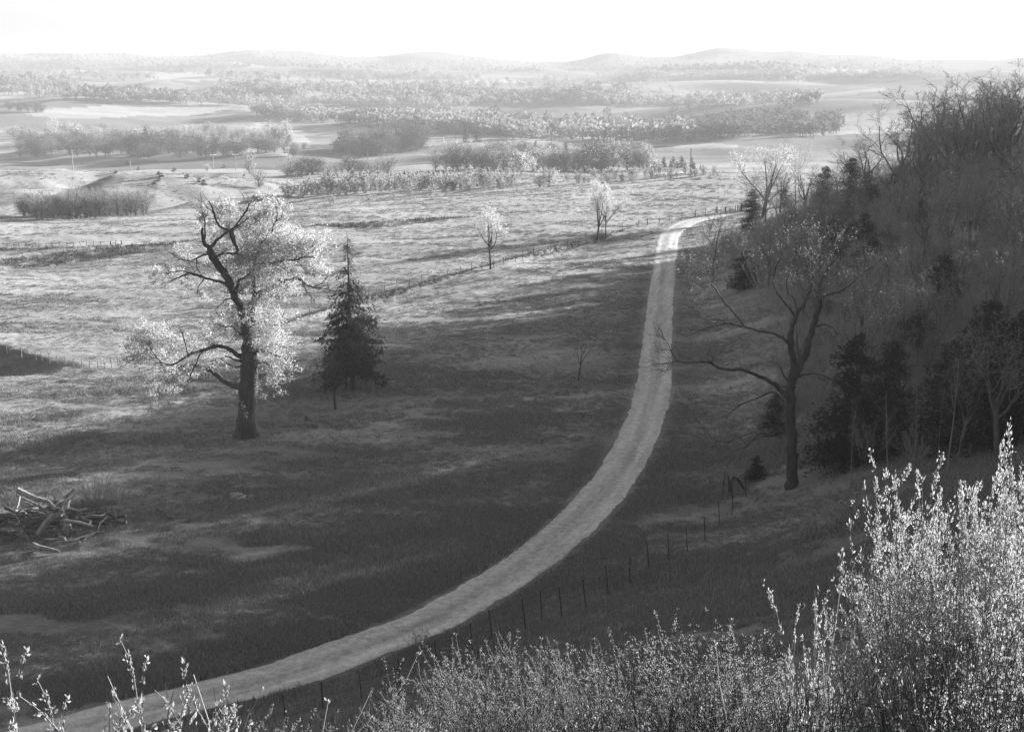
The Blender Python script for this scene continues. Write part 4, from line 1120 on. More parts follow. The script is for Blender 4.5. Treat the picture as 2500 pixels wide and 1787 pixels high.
# brush and saplings over the slope
HS = [shrub_mesh('slope_shrub', 640 + k, 3.2, 2.4, 34, 'twig_pale', 'leaf_mid', 900, .16, parts=True, rad=.013, sub=7, tri=True, gauss=.1, asp=.3, lean=.8) for k in range(3)]
HB = [shrub_mesh('budding_shrub', 650 + k, 3.2, 2.2, 24, 'twig_pale', 'leaf_bud', 800, .11, parts=True, rad=.012, sub=7, tri=True, gauss=.08, asp=.6, lean=.8) for k in range(3)]
HT = [tree_meshes('slope_tree', 660 + k, 8, SPREAD | dict(n=[5, 5, 5, 3], tf=.3, up=[0, .14, .1, .04, 0]), 'bark_grey', 'twig', 'leaf_mid', 900, .14, .2, asp=.3, tri=True, rmin=.009) for k in range(3)]
rg = np.random.default_rng(99)
HILLPOLY = [(1745, 640), (1800, 560), (1850, 525), (1960, 500), (2100, 440), (2230, 400), (2330, 360), (2500, 330), (2530, 1120), (2250, 1130), (1960, 1150), (1900, 1040), (1960, 900), (1900, 760), (1840, 690), (1790, 640)]
def inpoly(x, y, P):
    c = False
    for (ax, ay), (bx, by) in zip(P, P[1:] + P[:1]):
        if (ay > y) != (by > y) and x < (bx - ax) * (y - ay) / (by - ay) + ax: c = not c
    return c
spots = []
tries = 0
while len(spots) < 290 and tries < 9000:
    tries += 1
    px, py = rg.uniform(1690, 2530), rg.uniform(330, 1150)
    if not inpoly(px, py, HILLPOLY): continue
    g = ground_at(px, py)
    if g is None: continue
    if any((g[0] - q[0]) ** 2 + (g[1] - q[1]) ** 2 < 2.2 ** 2 for q in spots): continue
    spots.append((g[0], g[1], g[2], px, py))
for k, (x, y, z, px, py) in enumerate(spots):
    u = rg.uniform(); g = np.array([x, y, z])
    openness = 1 if px < 1850 and py < 700 else 0
    if px > 2180 and py < 620 and u < .55:
        o = plant('slope_tree', HT[k % 3], g, rg.uniform(.75, 1.05), rg.uniform(0, 6.28)); tag(o, 'twiggy grey tree in the thicket under the bare hill crest', 'tree', 'twiggy trees of the upper slope')
    elif u < .32:
        o = plant('slope_tree', HT[k % 3], g, rg.uniform(.6, 1.15), rg.uniform(0, 6.28)); tag(o, 'leafless tree in the brush of the shaded slope', 'tree', 'leafless trees of the shaded slope')
    elif u < .55 and py < 900:
        o = plant('budding_shrub', HB[k % 3], g, rg.uniform(.6, 1.1), rg.uniform(0, 6.28), ('stems', 'foliage')); tag(o, 'pale budding shrub in the brush of the shaded slope', 'shrub', 'budding shrubs of the slope')
    else:
        o = plant('slope_shrub', HS[k % 3], g, rg.uniform(.7, 1.35), rg.uniform(0, 6.28), ('stems', 'foliage')); tag(o, 'leafless grey shrub in the brush of the shaded slope', 'shrub', 'leafless shrubs of the slope')
for px, py, h, lab in ((1768, 648, 78, 'pale budding shrub on the open bank right of the lane bend'), (1840, 660, 120, 'tall pale budding shrub left of the cedars on the slope'), (1860, 700, 110, 'pale budding shrub behind the raised bare limb'), (1715, 600, 40, 'lowest pale shrub on the lane side bank'), (1900, 640, 110, 'pale budding shrub between the dark cedars and the lane')):
    plant_px('budding_shrub', HB[0], px, py, h, lab, 'shrub', rz=px, parts=('stems', 'foliage'))
for px, py, h, sx, lab in ((1722, 572, 18, 2.6, 'low dark brush heap along the lane side bank at the bend'), (1775, 562, 22, 2.4, 'second low dark brush heap along the lane side bank'), (1728, 880, 62, 1.5, 'round dark shrub on the bank under the overhanging limb'), (1790, 1290, 40, 1.2, 'dark tuft of brush by the wire fence below the bent log'), (1690, 690, 30, 1.5, 'small dark bush in the bank grass right of the lane'), (1025, 1583, 60, 1.2, 'dark twiggy bush against the roadside fence')):
    plant_px('slope_shrub', HS[1], px, py, h, lab, 'shrub', rz=px, sx=sx, parts=('stems', 'foliage'))

for k in range(16):   # the crowded crest towards the right frame edge
    px = rg.uniform(2230, 2530); yt = np.interp(px, [2230, 2350, 2530], [300, 200, 160]) + rg.uniform(0, 70)
    plant_top('bare_tree', SK[k % 4], px, rg.uniform(168, 208), yt, 'bare tree in the crowded wood under the right end of the hill crest', group='bare trees crowding the right crest', rz=k * 1.3, sx=rg.uniform(.9, 1.2))

# the wood goes on over the ridge beyond the right edge of the frame
rg = np.random.default_rng(7)
rsp = []
for _ in range(4200):
    x, y = rg.uniform(35, 190), rg.uniform(40, 330)
    a = math.degrees(math.atan2(x, y))
    if a < 20.3 + 290 / math.hypot(x, y) or a > 72: continue
    rsp.append((x, y))
rsp = np.array(rsp); sd, _a = polydist(rsp[:, 0], rsp[:, 1], FOOT); zz = height(rsp[:, 0], rsp[:, 1], False)
ok = (sd > 22) & (sd < 110)
gap = np.array([not in_notch(p[0], p[1], .2) for p in rsp])
rs = [(x, y, z, rg.uniform(6.5, 10.5), rg.uniform(.8, 1.1)) for (x, y), z, k, gp in zip(rsp, zz, ok, gap) if k and gp][:620]
mass('ridge_wood', 'bare wood continuing over the ridge beyond the right edge', rs, [M['bark_dark'], M['leaf_mid']], 8, 210, .06)

# ------------------------------------------------------------------ shrubs on the viewer's hillside
BIG = [shrub_mesh('leafy_bush', 700 + k, 4.6, 1.7, 60, 'twig', 'leaf_near', 24000, .043, rad=.011, sub=16, gauss=.055, lean=.8, low=.3, shoot=.17, cluster=5, curve=.22, side=1.2, hexp=2.2, hmin=.72) for k in range(2)]
DARKB = [shrub_mesh('dark_bush', 715 + k, 3.0, 2.0, 80, 'bark_dark', 'leaf_tip', 1500, .036, rad=.009, sub=12, gauss=.03, lean=.75, low=.2, shoot=.25, cluster=3, curve=.25, side=.8, hexp=1.0) for k in range(2)]  # shade among the bushes is put into darker stems and fewer leaves
DARKL = [shrub_mesh('shaded_bush', 717 + k, 4.6, 1.7, 60, 'bark_dark', 'leaf_near', 6000, .045, rad=.012, sub=14, gauss=.05, lean=.8, low=.2, shoot=.2, cluster=4, curve=.25, side=1.0, hexp=1.0) for k in range(2)]  # dark copy of the leafy bush, shade of its lower part in the colour
LOW = [shrub_mesh('budding_bush', 710 + k, 3.0, 2.0, 80, 'bark_grey', 'leaf_tip', 8000, .025, rad=.008, sub=12, gauss=.03, lean=.75, low=.3, shoot=.2, cluster=3, curve=.22, side=.85, hexp=3.0, hmin=.65) for k in range(3)]
SEED = [shrub_mesh('leafy_seedling', 720 + k, 2.5, .6, 8, 'twig', 'leaf_near', 1000, .034, rad=.008, sub=6, gauss=.03, lean=.35, low=.3, shoot=.2, cluster=5, curve=.2) for k in range(3)]
fp = ('stems', 'foliage')
for k, (px, d, yt, sx, lab) in enumerate([(2345, 14.5, 1125, .5, 'tall leafy bush with bright young leaves in the lower right corner'), (2475, 13.2, 1150, .55, 'leafy bush at the right frame edge against the tallest bright bush'), (2400, 14.0, 1130, .5, 'leafy bush filling the middle of the bright clump at the right'), (2275, 15.5, 1270, .4, 'left shoulder bush leaning out from the tallest bright bush'), (2385, 11.5, 1440, .55, 'lower leafy bush in front of the tallest bright bush'), (2510, 10.5, 1470, .6, 'leafy bush filling the bottom right corner')]):
    plant_top('leafy_bush', (BIG if k < 4 else DARKL)[k % 2], px, d, yt, lab, 'bush', 'bright leafy bushes in the right foreground', k * 2.3, sx, parts=fp)
for k, (px, d, yt, sx, lab) in enumerate([
    (1010, 21, 1665, 1.0, 'low budding bush beside the fence where the lane leaves the bushes'), (1130, 22, 1580, 1.0, 'low budding bush with many pale tips left of the brightest one'), (1290, 24, 1545, 1.1, 'brightest low budding bush in the middle of the bottom edge'), (1430, 23, 1552, 1.0, 'low budding bush just right of the brightest one'), (1545, 21, 1600, 1.0, 'low budding bush in the dip right of the brightest ones'), (1660, 21, 1478, 1.0, 'taller pale tipped bush rising right of the dip'), (1770, 20, 1475, 1.0, 'tall pale tipped bush beside the little broad leaved one'), (1860, 19, 1560, 1.0, 'low budding bush below the little broad leaved one'), (2060, 17.5, 1560, 1.0, 'low budding bush under the left shoulder of the tall leafy bush'),
    (900, 18.5, 1712, 1.0, 'short budding bush on the bottom edge left of the fence posts'), (780, 17.5, 1728, 1.0, 'short budding bush on the bottom edge near the middle left'), (680, 16.5, 1745, .9, 'leftmost short budding bush on the bottom edge'), (1080, 16, 1690, 1.0, 'budding bush on the bottom edge in front of the pale tipped ones'), (1230, 16, 1665, 1.0, 'budding bush on the bottom edge under the brightest low one'), (1380, 16, 1660, 1.0, 'budding bush on the bottom edge in the centre right'), (1520, 15.5, 1672, 1.0, 'budding bush on the bottom edge below the dip'), (1650, 15, 1640, 1.0, 'dark stemmed bush on the bottom edge right of the dip'), (1790, 14.5, 1630, 1.0, 'dark stemmed bush on the bottom edge under the taller pale tipped one'), (1930, 13.5, 1620, 1.0, 'dark stemmed bush on the bottom edge left of the leafy bushes'), (2060, 12.5, 1650, 1.0, 'dark stemmed bush on the bottom edge touching the leafy bushes'), (2230, 11, 1600, 1.0, 'dark stemmed bush under the tall leafy bush')]):
    plant_top('budding_bush', LOW[k % 3] if k < 12 else DARKB[k % 2], px, d, yt + (75 if 4 < k < 9 or k > 14 else 45), lab, 'bush', 'low budding bushes along the bottom edge', k * 1.7, sx, parts=fp)
plant_top('leafy_seedling', SEED[0], 1985, 16.5, 1420, 'little broad leaved shrub standing up left of the tall leafy bush', 'shrub', None, 1, .45, parts=fp)
plant_top('leafy_seedling', SEED[1], 2020, 16, 1440, 'second little broad leaved shrub, nearer the tall leafy bush', 'shrub', None, 3, .45, parts=fp)
for k, (px, d, yt, sx, lab) in enumerate([(18, 9.2, 1622, 1.0, 'leafy seedling in the bottom left corner'), (60, 9.0, 1690, 1.0, 'shorter leafy seedling beside the corner one'), (282, 9.4, 1655, .9, 'leafy seedling on the bottom edge left of the tallest one'), (345, 9.6, 1618, .8, 'tallest leafy seedling on the left bottom edge'), (235, 9.0, 1708, .9, 'small leafy seedling on the left bottom edge'), (392, 9.2, 1712, 1.0, 'leafy seedling with spread leaves right of the tallest one'), (140, 9.0, 1735, 1.0, 'low leafy seedling between the corner and the tallest one')]):
    plant_top('leafy_seedling', SEED[k % 3], px, d, yt + 22, lab, 'shrub', 'leafy seedlings in the bottom left', k * 2.1, sx, parts=fp)
BS = [shrub_mesh('bare_shoots', 730 + k, 3.2, 1.2, 7, 'twig_pale', 'leaf_bud', 160, .03, rad=.007, sub=3, gauss=.02, lean=.7, shoot=.25, cluster=2) for k in range(2)]
for k, (px, d, yt, lab) in enumerate([(480, 11.5, 1715, 'thin bare shoots crossing the lane at the bottom left'), (590, 12, 1690, 'taller thin bare shoots at the bottom left'), (560, 11, 1735, 'thin bare shoots low on the bottom edge'), (1850, 17, 1520, 'bare shoots left of the tall leafy bush')]):
    plant_top('bare_shoots', BS[k % 2], px, d, yt, lab, 'shrub', None, k * 1.1, .8, parts=fp)

# ------------------------------------------------------------------ fences
def fence(name, label, posts, heights, r, mat, wires=(.25, .55, .85), lean=0.0, wr=.006, thick=()):
    tops = []; root = None; P = []
    for k, (px, py) in enumerate(posts):
        g = ground_at(px, py)
        if g is not None: P.append((k, g))
    root = empty(name, P[0][1]); o0 = P[0][1]
    rg = np.random.default_rng(len(posts))
    for k, g in P:
        h = np.interp(k, np.linspace(0, len(posts) - 1, len(heights)), heights) * math.hypot(g[0], g[1]) / F0
        rr_ = r * (2.0 if k in thick else 1); mb = MB()
        tl = np.array([-lean * h + rg.normal() * .03 * h, rg.normal() * .03 * h, h])
        b = g - o0
        mb.tube(np.array([b + [0, 0, -.25], b + tl * .5, b + tl, b + tl + [0, 0, .012]]), [rr_, rr_, rr_ * .9, .002], 5, 0)
        obj('post', mb.mesh('post', [mat]), root); tops.append((b, tl))
    mb = MB()
    for f in wires:
        pts = []
        for (b0, t0), (b1, t1) in zip(tops[:-1], tops[1:]):
            a, c = b0 + t0 * f, b1 + t1 * f
            pts += [a, (a + c) / 2 - [0, 0, .02 * np.linalg.norm(c - a)]]
        pts.append(tops[-1][0] + tops[-1][1] * f)
        mb.tube(np.array(pts), wr, 3, 0)
    w = obj('wire', mb.mesh('fence_wire', [M['steel']]), root); w['kind'] = 'stuff'
    return tag(root, label, 'fence')
fence('wire_fence', 'thin steel post wire fence along the right side of the gravel lane', [(700, 1772), (790, 1740), (884, 1712), (981, 1684), (1071, 1642), (1155, 1598), (1202, 1562), (1284, 1537), (1324, 1518), (1372, 1507), (1432, 1487), (1486, 1452), (1538, 1428), (1586, 1388), (1634, 1367), (1679, 1346), (1722, 1320), (1757, 1285), (1790, 1250), (1822, 1215)], [86, 86, 84, 80, 66, 62], .030, M['steel'], (.3, .55, .78, .96), .09)
fence('wire_fence', 'long wire fence crossing the lit pasture past the vase shaped tree', [(690, 796), (724, 786), (757, 775), (785, 766), (820, 755), (860, 742), (900, 731), (939, 720), (970, 709), (1000, 704), (1030, 694), (1063, 691), (1092, 682), (1125, 671), (1151, 663), (1177, 659), (1205, 654), (1230, 648), (1258, 641), (1276, 634), (1304, 624), (1345, 612), (1387, 603), (1430, 590), (1470, 578), (1520, 562), (1559, 551), (1581, 550), (1610, 546), (1634, 542), (1665, 536), (1697, 530), (1722, 525)], [26, 21, 16], .045, M['wood_dark'], (.3, .6, .9), .02, .007, (20, 27, 31))
fence('wire_fence', 'wire fence along the bank at the left frame edge below the lit pasture', [(-60, 845), (-20, 856), (18, 868), (53, 876), (88, 880), (103, 882), (122, 887), (140, 890), (158, 892), (180, 896), (200, 899), (220, 902), (239, 901), (256, 899), (273, 897), (288, 892), (310, 888)], [24, 22, 20], .04, M['bark_grey'], (.35, .65, .92), .02, .006, (3,))
fence('wire_fence', 'far wire fence on the left above the dark bank shadow', [(-30, 606), (0, 606), (18, 606), (34, 606), (47, 606), (64, 605), (80, 606), (96, 605), (113, 605), (128, 605), (145, 603), (164, 602), (179, 602), (196, 601), (212, 600), (229, 600), (246, 600), (270, 600), (283, 599), (297, 598)], [11], .05, M['wood_dark'], (.4, .9), .02, .008, (9, 17, 19))

# rail fence and gate at the end of the lane
def beam(mb, a, b, r, m=0, ns=5): mb.tube(np.array([a, (np.asarray(a) + b) / 2, b]), r, ns, m)
pts = [(1746, 521), (1750, 521), (1771, 522), (1782, 520), (1795, 518)]
G = [ground_at(*p) for p in pts]; o0 = G[0]
root = empty('rail_fence', o0)
for k, (g, h, r) in enumerate(zip(G, (1.15, 1.25, 1.28, 1.0, 1.25), (.05, .12, .12, .05, .07))):
    mb = MB(); b = g - o0; mb.tube(np.array([b - [0, 0, .2], b + [0, 0, h * .6], b + [.03 * (k - 2), 0, h], b + [.03 * (k - 2), 0, h + .02]]), [r, r, r * .95, .01], 7, 0); obj('post', mb.mesh('post', [M['wood_dark']]), root)
for k in range(1, 4):
    for f in (.35, .65, .95):
        mb = MB(); beam(mb, G[k] - o0 + [0, 0, 1.15 * f], G[k + 1] - o0 + np.array([0, 0, 1.12 * f]), .03); obj('rail', mb.mesh('rail', [M['wood_dark']]), root)
mb = MB(); beam(mb, G[1] - o0 + [0, 0, .15], G[2] - o0 + np.array([0, 0, 1.1]), .04); obj('brace', mb.mesh('brace', [M['wood_dark']]), root)
tag(root, 'dark post and rail fence corner left of the gate at the lane end', 'fence')
ga, gb_ = ground_at(1800, 518), ground_at(1822, 514); root = empty('field_gate', ga)
dv = gb_ - ga; dv[2] = 0
for k, t in enumerate((0, .42, 1)):
    mb = MB(); b = dv * t; r = (.07, .17, .08)[k]; mb.tube(np.array([b - [0, 0, .2], b + [0, 0, 1.3], b + [0, 0, 1.32]]), [r, r, .01], 7, 0); obj('post', mb.mesh('gate_post', [M['wood_dark']]), root)
for k in range(5):
    mb = MB(); z = .3 + .22 * k; mb.box((0, -.025, z - .045), (np.linalg.norm(dv), .025, z + .045), 0, np.array([[dv[0], -dv[1], 0], [dv[1], dv[0], 0], [0, 0, np.linalg.norm(dv)]]) / np.linalg.norm(dv), (.0, -.12, 0)); obj('bar', mb.mesh('gate_bar', [M['wood_dark']]), root)
tag(root, 'small dark barred gate with a thick post at the end of the lane', 'gate')

# utility poles
for k, (px, d, yt, yb, arm, lab) in enumerate([(185, 640, 361, 396, 0, 'pale utility pole standing behind the crest of the left hillocks'), (526, 760, 372, 416, 1, 'pale pole with a crossarm before the left wood'), (580, 760, 371, 418, 2, 'pale pole with white insulators on its crossarm before the left wood'), (709, 800, 362, 398, 0, 'pale pole at the right end of the left wood'), (901, 820, 366, 395, 0, 'pale pole in front of the dense central wood'), (1683, 430, 356, 414, 0, 'thin pole on the rise right of the small cedars'), (325, 700, 384, 402, 0, 'short faint pole behind the left hillocks')]):
    x = (px - W0 / 2) / F0 * d; z1 = CAMZ - (yt - HORY) / F0 * d; z0 = zat(x, d)
    root = empty('utility_pole', (x, d, z0)); h = max(z1 - z0, 5)
    mb = MB(); mb.tube(np.array([[0, 0, -.5], [0, 0, h * .5], [0, 0, h], [0, 0, h + .03]]), [.24, .2, .15, .02], 6, 0); obj('pole', mb.mesh('pole', [M['pole']]), root)
    if arm:
        mb = MB(); mb.box((-1.6, -.16, h - .5), (1.6, .16, h - .18)); obj('crossarm', mb.mesh('crossarm', [M['pole']]), root)
        for q in (-1.4, -.5, .5, 1.4):
            mb = MB(); mb.tube(np.array([[q, 0, h - .18], [q, 0, h + .1], [q, 0, h + .35]]), [.12, .2, .1], 6, 0); obj('insulator', mb.mesh('insulator', [M['white']]), root)
    tag(root, lab, 'utility pole', 'utility poles of the valley road')

# ------------------------------------------------------------------ brush pile, stumps, stones
rg = np.random.default_rng(55)
gp = ground_at(105, 1300); px1 = gp[1] / F0
root = empty('brush_pile', gp)
for k in range(92):
    u, v = rg.normal() * 1.9, rg.normal() * 1.5 + .9
    hh = max(0, 1.9 - abs(u) * .42 - abs(v - .9) * .42); z = rg.uniform(0, 1) ** .7 * hh
    L = rg.uniform(1.0, 3.6); r = rg.uniform(.035, .10) if k > 12 else rg.uniform(.12, .22)
    az = rg.normal() * .7 + (math.pi if rg.uniform() < .5 else 0); el = rg.normal() * .22
    d = np.array([math.cos(az) * math.cos(el), math.sin(az) * math.cos(el), math.sin(el)])
    c = np.array([u - .3, v, z + r + .05]); n = 5; s_ = np.linspace(-.5, .5, n)
    P = c + d * L * s_[:, None] + rg.normal(size=(n, 3)) * .03 * L
    P[:, 2] = np.maximum(P[:, 2], .04)
    mb = MB(); mb.tube(P, r * np.linspace(1.1, .6, n), 6, 0)
    V0 = P[0] - (P[1] - P[0]) * .01; V1 = P[-1] + (P[-1] - P[-2]) * .01
    mb.tube(np.array([P[0], V0]), [r * 1.1, .005], 6, 1); mb.tube(np.array([P[-1], V1]), [r * .6, .005], 6, 1)
    obj('log', mb.mesh('log', [M['wood' if rg.uniform() < .45 else 'bark_grey'], M['wood']]), root)
for (a, b, r) in (((.0, -.9, .2), (1.0, -.7, 1.45), .20), ((1.5, -.4, .9), (3.1, -.2, .45), .10), ((1.2, .1, 1.5), (2.1, .1, 2.35), .05), ((-2.4, -.9, .55), (-.6, -1.0, .25), .16)):
    mb = MB(); mb.tube(np.array([a, (np.array(a) + b) / 2 + [0, 0, .08], b]), [r, r, r * .8], 6, 0); obj('log', mb.mesh('log', [M['wood']]), root)
for k in range(3):
    mb = MB(); c = np.array([(1.75, -.55, .55), (-.9, -1.2, .25), (1.2, .0, 1.3)][k])
    for j in range(7):
        d = nz(rg.normal(size=3)); mb.tube(np.array([c, c + d * .25, c + d * .5 + rg.normal(size=3) * .1]), [.16, .10, .03], 5, 0)
    obj('root_clump', mb.mesh('root_clump', [M['wood']]), root)
tag(root, 'heap of weathered logs and branches at the left frame edge', 'brush pile')
def px_shrub(mesh, px, py, h, lab, sx=1, rz=0): return plant_px('wispy_bush', mesh, px, py, h, lab, 'bush', rz=rz, sx=sx, parts=fp)
WB = shrub_mesh('wispy_bush', 740, 2.4, 2.2, 60, 'twig_pale', 'leaf_mid', 300, .08, rad=.008, sub=8, gauss=.05, lean=.6, shoot=.3, curve=.12)
px_shrub(WB, 235, 1232, 92, 'wispy leafless bush behind the right end of the log heap', 1.1)
px_shrub(WB, 285, 1225, 52, 'low wispy bush trailing right of the log heap', 1.4, 2)
def lump(name, mat, px, py, w, h, label, cat, seed, group=None):
    g = ground_at(px, py); k = g[1] / F0; rg = np.random.default_rng(seed); mb = MB()
    nu, nv = 12, 7; V = []
    for j in range(nv):
        t = j / (nv - 1) * math.pi * .5
        for i in range(nu):
            a = i / nu * 6.2832; q = 1 + .18 * rg.normal()
            V.append((math.cos(a) * math.cos(t) * w * k / 2 * q, math.sin(a) * math.cos(t) * w * k / 2 * q * .8, math.sin(t) ** .7 * h * k * (1 + .08 * rg.normal()) - .06))
    Q = [(j * nu + i, j * nu + (i + 1) % nu, (j + 1) * nu + (i + 1) % nu, (j + 1) * nu + i) for j in range(nv - 1) for i in range(nu)]
    mb.add(V, Q); o = obj(name, mb.mesh(name, [M[mat]]), None, g); return tag(o, label, cat, group)
def stump(px, py, w, h, label, seed):
    g = ground_at(px, py); k = g[1] / F0; rg = np.random.default_rng(seed); mb = MB(); n = 12
    ring = lambda r, z: [(math.cos(i / n * 6.2832) * r * (1 + .1 * rg.normal()), math.sin(i / n * 6.2832) * r * (1 + .1 * rg.normal()), z) for i in range(n)]
    r = w * k / 2; H_ = h * k; V = ring(r * 1.4, -.1) + ring(r * 1.05, H_ * .3) + ring(r, H_ * .95) + ring(r * .85, H_) + [(0, 0, H_ * .97)]
    Q = [(j * n + i, j * n + (i + 1) % n, (j + 1) * n + (i + 1) % n, (j + 1) * n + i) for j in range(3) for i in range(n)]
    mb.add(V, Q, [(3 * n + i, 3 * n + (i + 1) % n, 4 * n) for i in range(n)]); return tag(obj('tree_stump', mb.mesh('tree_stump', [M['bark_grey']]), None, g), label, 'stump')
stump(749, 1026, 10, 11, 'upper of two low stumps right of the old tree', 1)
stump(770, 1044, 15, 9, 'lower and wider of two low stumps right of the old tree', 2)
lump('field_stone', 'stone', 578, 1216, 46, 16, 'broad pale stone lying in the shaded pasture below the old tree', 'stone', 3)
lump('field_stone', 'stone', 612, 1212, 16, 8, 'small pale stone against the right of the broad one', 'stone', 4)
lump('field_stone', 'stone', 292, 1270, 20, 7, 'small pale stone right of the log heap', 'stone', 5)
for k, (px, py) in enumerate([(1635, 609), (1609, 633), (1610, 682), (1587, 765), (1604, 790), (1604, 822), (1572, 855), (1546, 1148), (1610, 715)]):
    lump('soil_clod', 'bark_dark', px, py, 11, 3, 'flat dark clod of soil lying on the gravel lane', 'clod', 20 + k, 'dark clods on the lane')  # small dark marks on the lane, shaped as flat lumps
g = ground_at(1780, 1203); mb = MB(); mb.tube(np.array([[0, 0, -.2], [-.02, 0, .6], [-.05, 0, 1.15]]), [.06, .06, .05], 6, 0)
tag(obj('broken_post', mb.mesh('broken_post', [M['wood_dark']]), None, g), 'short dark post leaning beside the bent log below the bare tree', 'post')
g = ground_at(1800, 1200); mb = MB(); mb.tube(np.array([[-.45, -.05, 0], [-.44, -.05, .7], [-.3, -.05, 1.0], [.0, 0, .85], [.35, .0, .3], [.6, .05, .02]]), [.09, .09, .10, .10, .09, .07], 6, 0)
tag(obj('fallen_log', mb.mesh('fallen_log', [M['bark_dark']]), None, g), 'bent dark log arched over beside the short post', 'log')
plant_px('snag', tree_meshes('snag', 760, 3, SLIM | dict(n=[6, 3, 2]), 'bark_dark', 'twig'), 1764, 1215, 110, 'dead twisted snag just left of the short dark post', rz=2, sx=1.2)

# ------------------------------------------------------------------ grass
def scatter(n, seed, rmin, rmax):
    rg = np.random.default_rng(seed)
    k0, k1 = np.searchsorted(R, rmin), np.searchsorted(R, rmax) - 2
    fr = rg.uniform(k0, k1, n); fa = rg.uniform(i0 + 1, i0 + len(az_in) - 2, n)
    ri = fr.astype(int); ai = fa.astype(int); u = fr - ri; w = fa - ai
    r = R[ri] * (1 - u) + R[ri + 1] * u; a = AZ[ai] * (1 - w) + AZ[ai + 1] * w
    z = (GZ[ri, ai] * (1 - u) + GZ[ri + 1, ai] * u) * (1 - w) + (GZ[ri, ai + 1] * (1 - u) + GZ[ri + 1, ai + 1] * u) * w
    return np.sin(a) * r, np.cos(a) * r, z, r, rg
def blades(x, y, z, r, rg, h, wd, nb, lean):
    n = len(x); V = []; 
    for b in range(nb):
        az = rg.uniform(0, 6.283, n); hh = h * rg.uniform(.5, 1.2, n); ww = wd * rg.uniform(.6, 1.3, n)
        dx, dy = np.cos(az), np.sin(az); off = rg.normal(size=(2, n)) * wd
        cx, cyy = x + off[0], y + off[1]
        la = rg.uniform(0, 6.283, n); ll = lean * hh * rg.uniform(.3, 1.2, n)
        V.append(np.stack([np.stack([cx - dx * ww / 2, cyy - dy * ww / 2, z - .02], -1), np.stack([cx + dx * ww / 2, cyy + dy * ww / 2, z - .02], -1), np.stack([cx + np.cos(la) * ll, cyy + np.sin(la) * ll, z + hh], -1)], 1))
    return np.concatenate(V).reshape(-1, 3)
x, y, z, r, rg = scatter(390000, 1, 46, 560)
sr, _a = polydist(x, y, ROADC)
den = .55 + .5 * fbm(x / 9, y / 3.6, 80, 3) + .35 * fbm(x / 2.5, y / 1.3, 83, 2)
keep = (np.abs(sr) > 1.9) & (rg.uniform(size=len(x)) < den)
x, y, z, r = x[keep], y[keep], z[keep], r[keep]
hgt = np.clip(.85 + .6 * fbm(x / 14, y / 5, 85, 3) + .25 * rg.normal(size=len(x)), .3, 2.2) * (1 + np.clip((r - 150) / 300, 0, 1.4))
me = bpy.data.meshes.new('pasture_grass'); me.vertices.add(len(x)); me.vertices.foreach_set('co', np.column_stack([x, y, z]).astype(np.float32).ravel())
sa = me.attributes.new('size', 'FLOAT', 'POINT'); sa.data.foreach_set('value', hgt.astype(np.float32))
ga_ = me.attributes.new('turn', 'FLOAT', 'POINT'); ga_.data.foreach_set('value', rg.uniform(0, 6.283, len(x)).astype(np.float32))
go = obj('pasture_grass', me)
ng = bpy.data.node_groups.new('grass_tufts', 'GeometryNodeTree')
ng.interface.new_socket('Geometry', in_out='INPUT', socket_type='NodeSocketGeometry'); ng.interface.new_socket('Geometry', in_out='OUTPUT', socket_type='NodeSocketGeometry')
gi, gout = ng.nodes.new('NodeGroupInput'), ng.nodes.new('NodeGroupOutput'); Lk = ng.links.new
# one tuft: a ring and a centre of leaning three sided blades
cone = ng.nodes.new('GeometryNodeMeshCone'); cone.fill_type = 'NONE'
cone.inputs['Vertices'].default_value = 3; cone.inputs['Side Segments'].default_value = 1
cone.inputs['Radius Top'].default_value = 0.0; cone.inputs['Radius Bottom'].default_value = 0.016; cone.inputs['Depth'].default_value = 0.15
grid = ng.nodes.new('GeometryNodeMeshGrid'); grid.inputs['Size X'].default_value = .34; grid.inputs['Size Y'].default_value = .34; grid.inputs['Vertices X'].default_value = 4; grid.inputs['Vertices Y'].default_value = 4
rp = ng.nodes.new('FunctionNodeRandomValue'); rp.data_type = 'FLOAT_VECTOR'
rp.inputs['Min'].default_value = (-.09, -.09, -.02); rp.inputs['Max'].default_value = (.09, .09, .0)
sp = ng.nodes.new('GeometryNodeSetPosition'); Lk(grid.outputs['Mesh'], sp.inputs['Geometry']); Lk(rp.outputs[0], sp.inputs['Offset'])
rt_ = ng.nodes.new('FunctionNodeRandomValue'); rt_.data_type = 'FLOAT_VECTOR'; rt_.inputs['Min'].default_value = (-.75, -.75, 0); rt_.inputs['Max'].default_value = (.75, .75, 6.28)
rs_ = ng.nodes.new('FunctionNodeRandomValue'); rs_.data_type = 'FLOAT'; rs_.inputs[2].default_value = .45; rs_.inputs[3].default_value = 1.35
i1 = ng.nodes.new('GeometryNodeInstanceOnPoints'); Lk(sp.outputs[0], i1.inputs['Points']); Lk(cone.outputs['Mesh'], i1.inputs['Instance']); Lk(rt_.outputs[0], i1.inputs['Rotation']); Lk(rs_.outputs[1], i1.inputs['Scale'])
rz_ = ng.nodes.new('GeometryNodeRealizeInstances'); Lk(i1.outputs[0], rz_.inputs[0])
sm = ng.nodes.new('GeometryNodeSetMaterial'); sm.inputs['Material'].default_value = M['grass']; Lk(rz_.outputs[0], sm.inputs['Geometry'])
an = ng.nodes.new('GeometryNodeInputNamedAttribute'); an.data_type = 'FLOAT'; an.inputs['Name'].default_value = 'size'
at_ = ng.nodes.new('GeometryNodeInputNamedAttribute'); at_.data_type = 'FLOAT'; at_.inputs['Name'].default_value = 'turn'
cx_ = ng.nodes.new('ShaderNodeCombineXYZ'); Lk(at_.outputs[0], cx_.inputs[2])
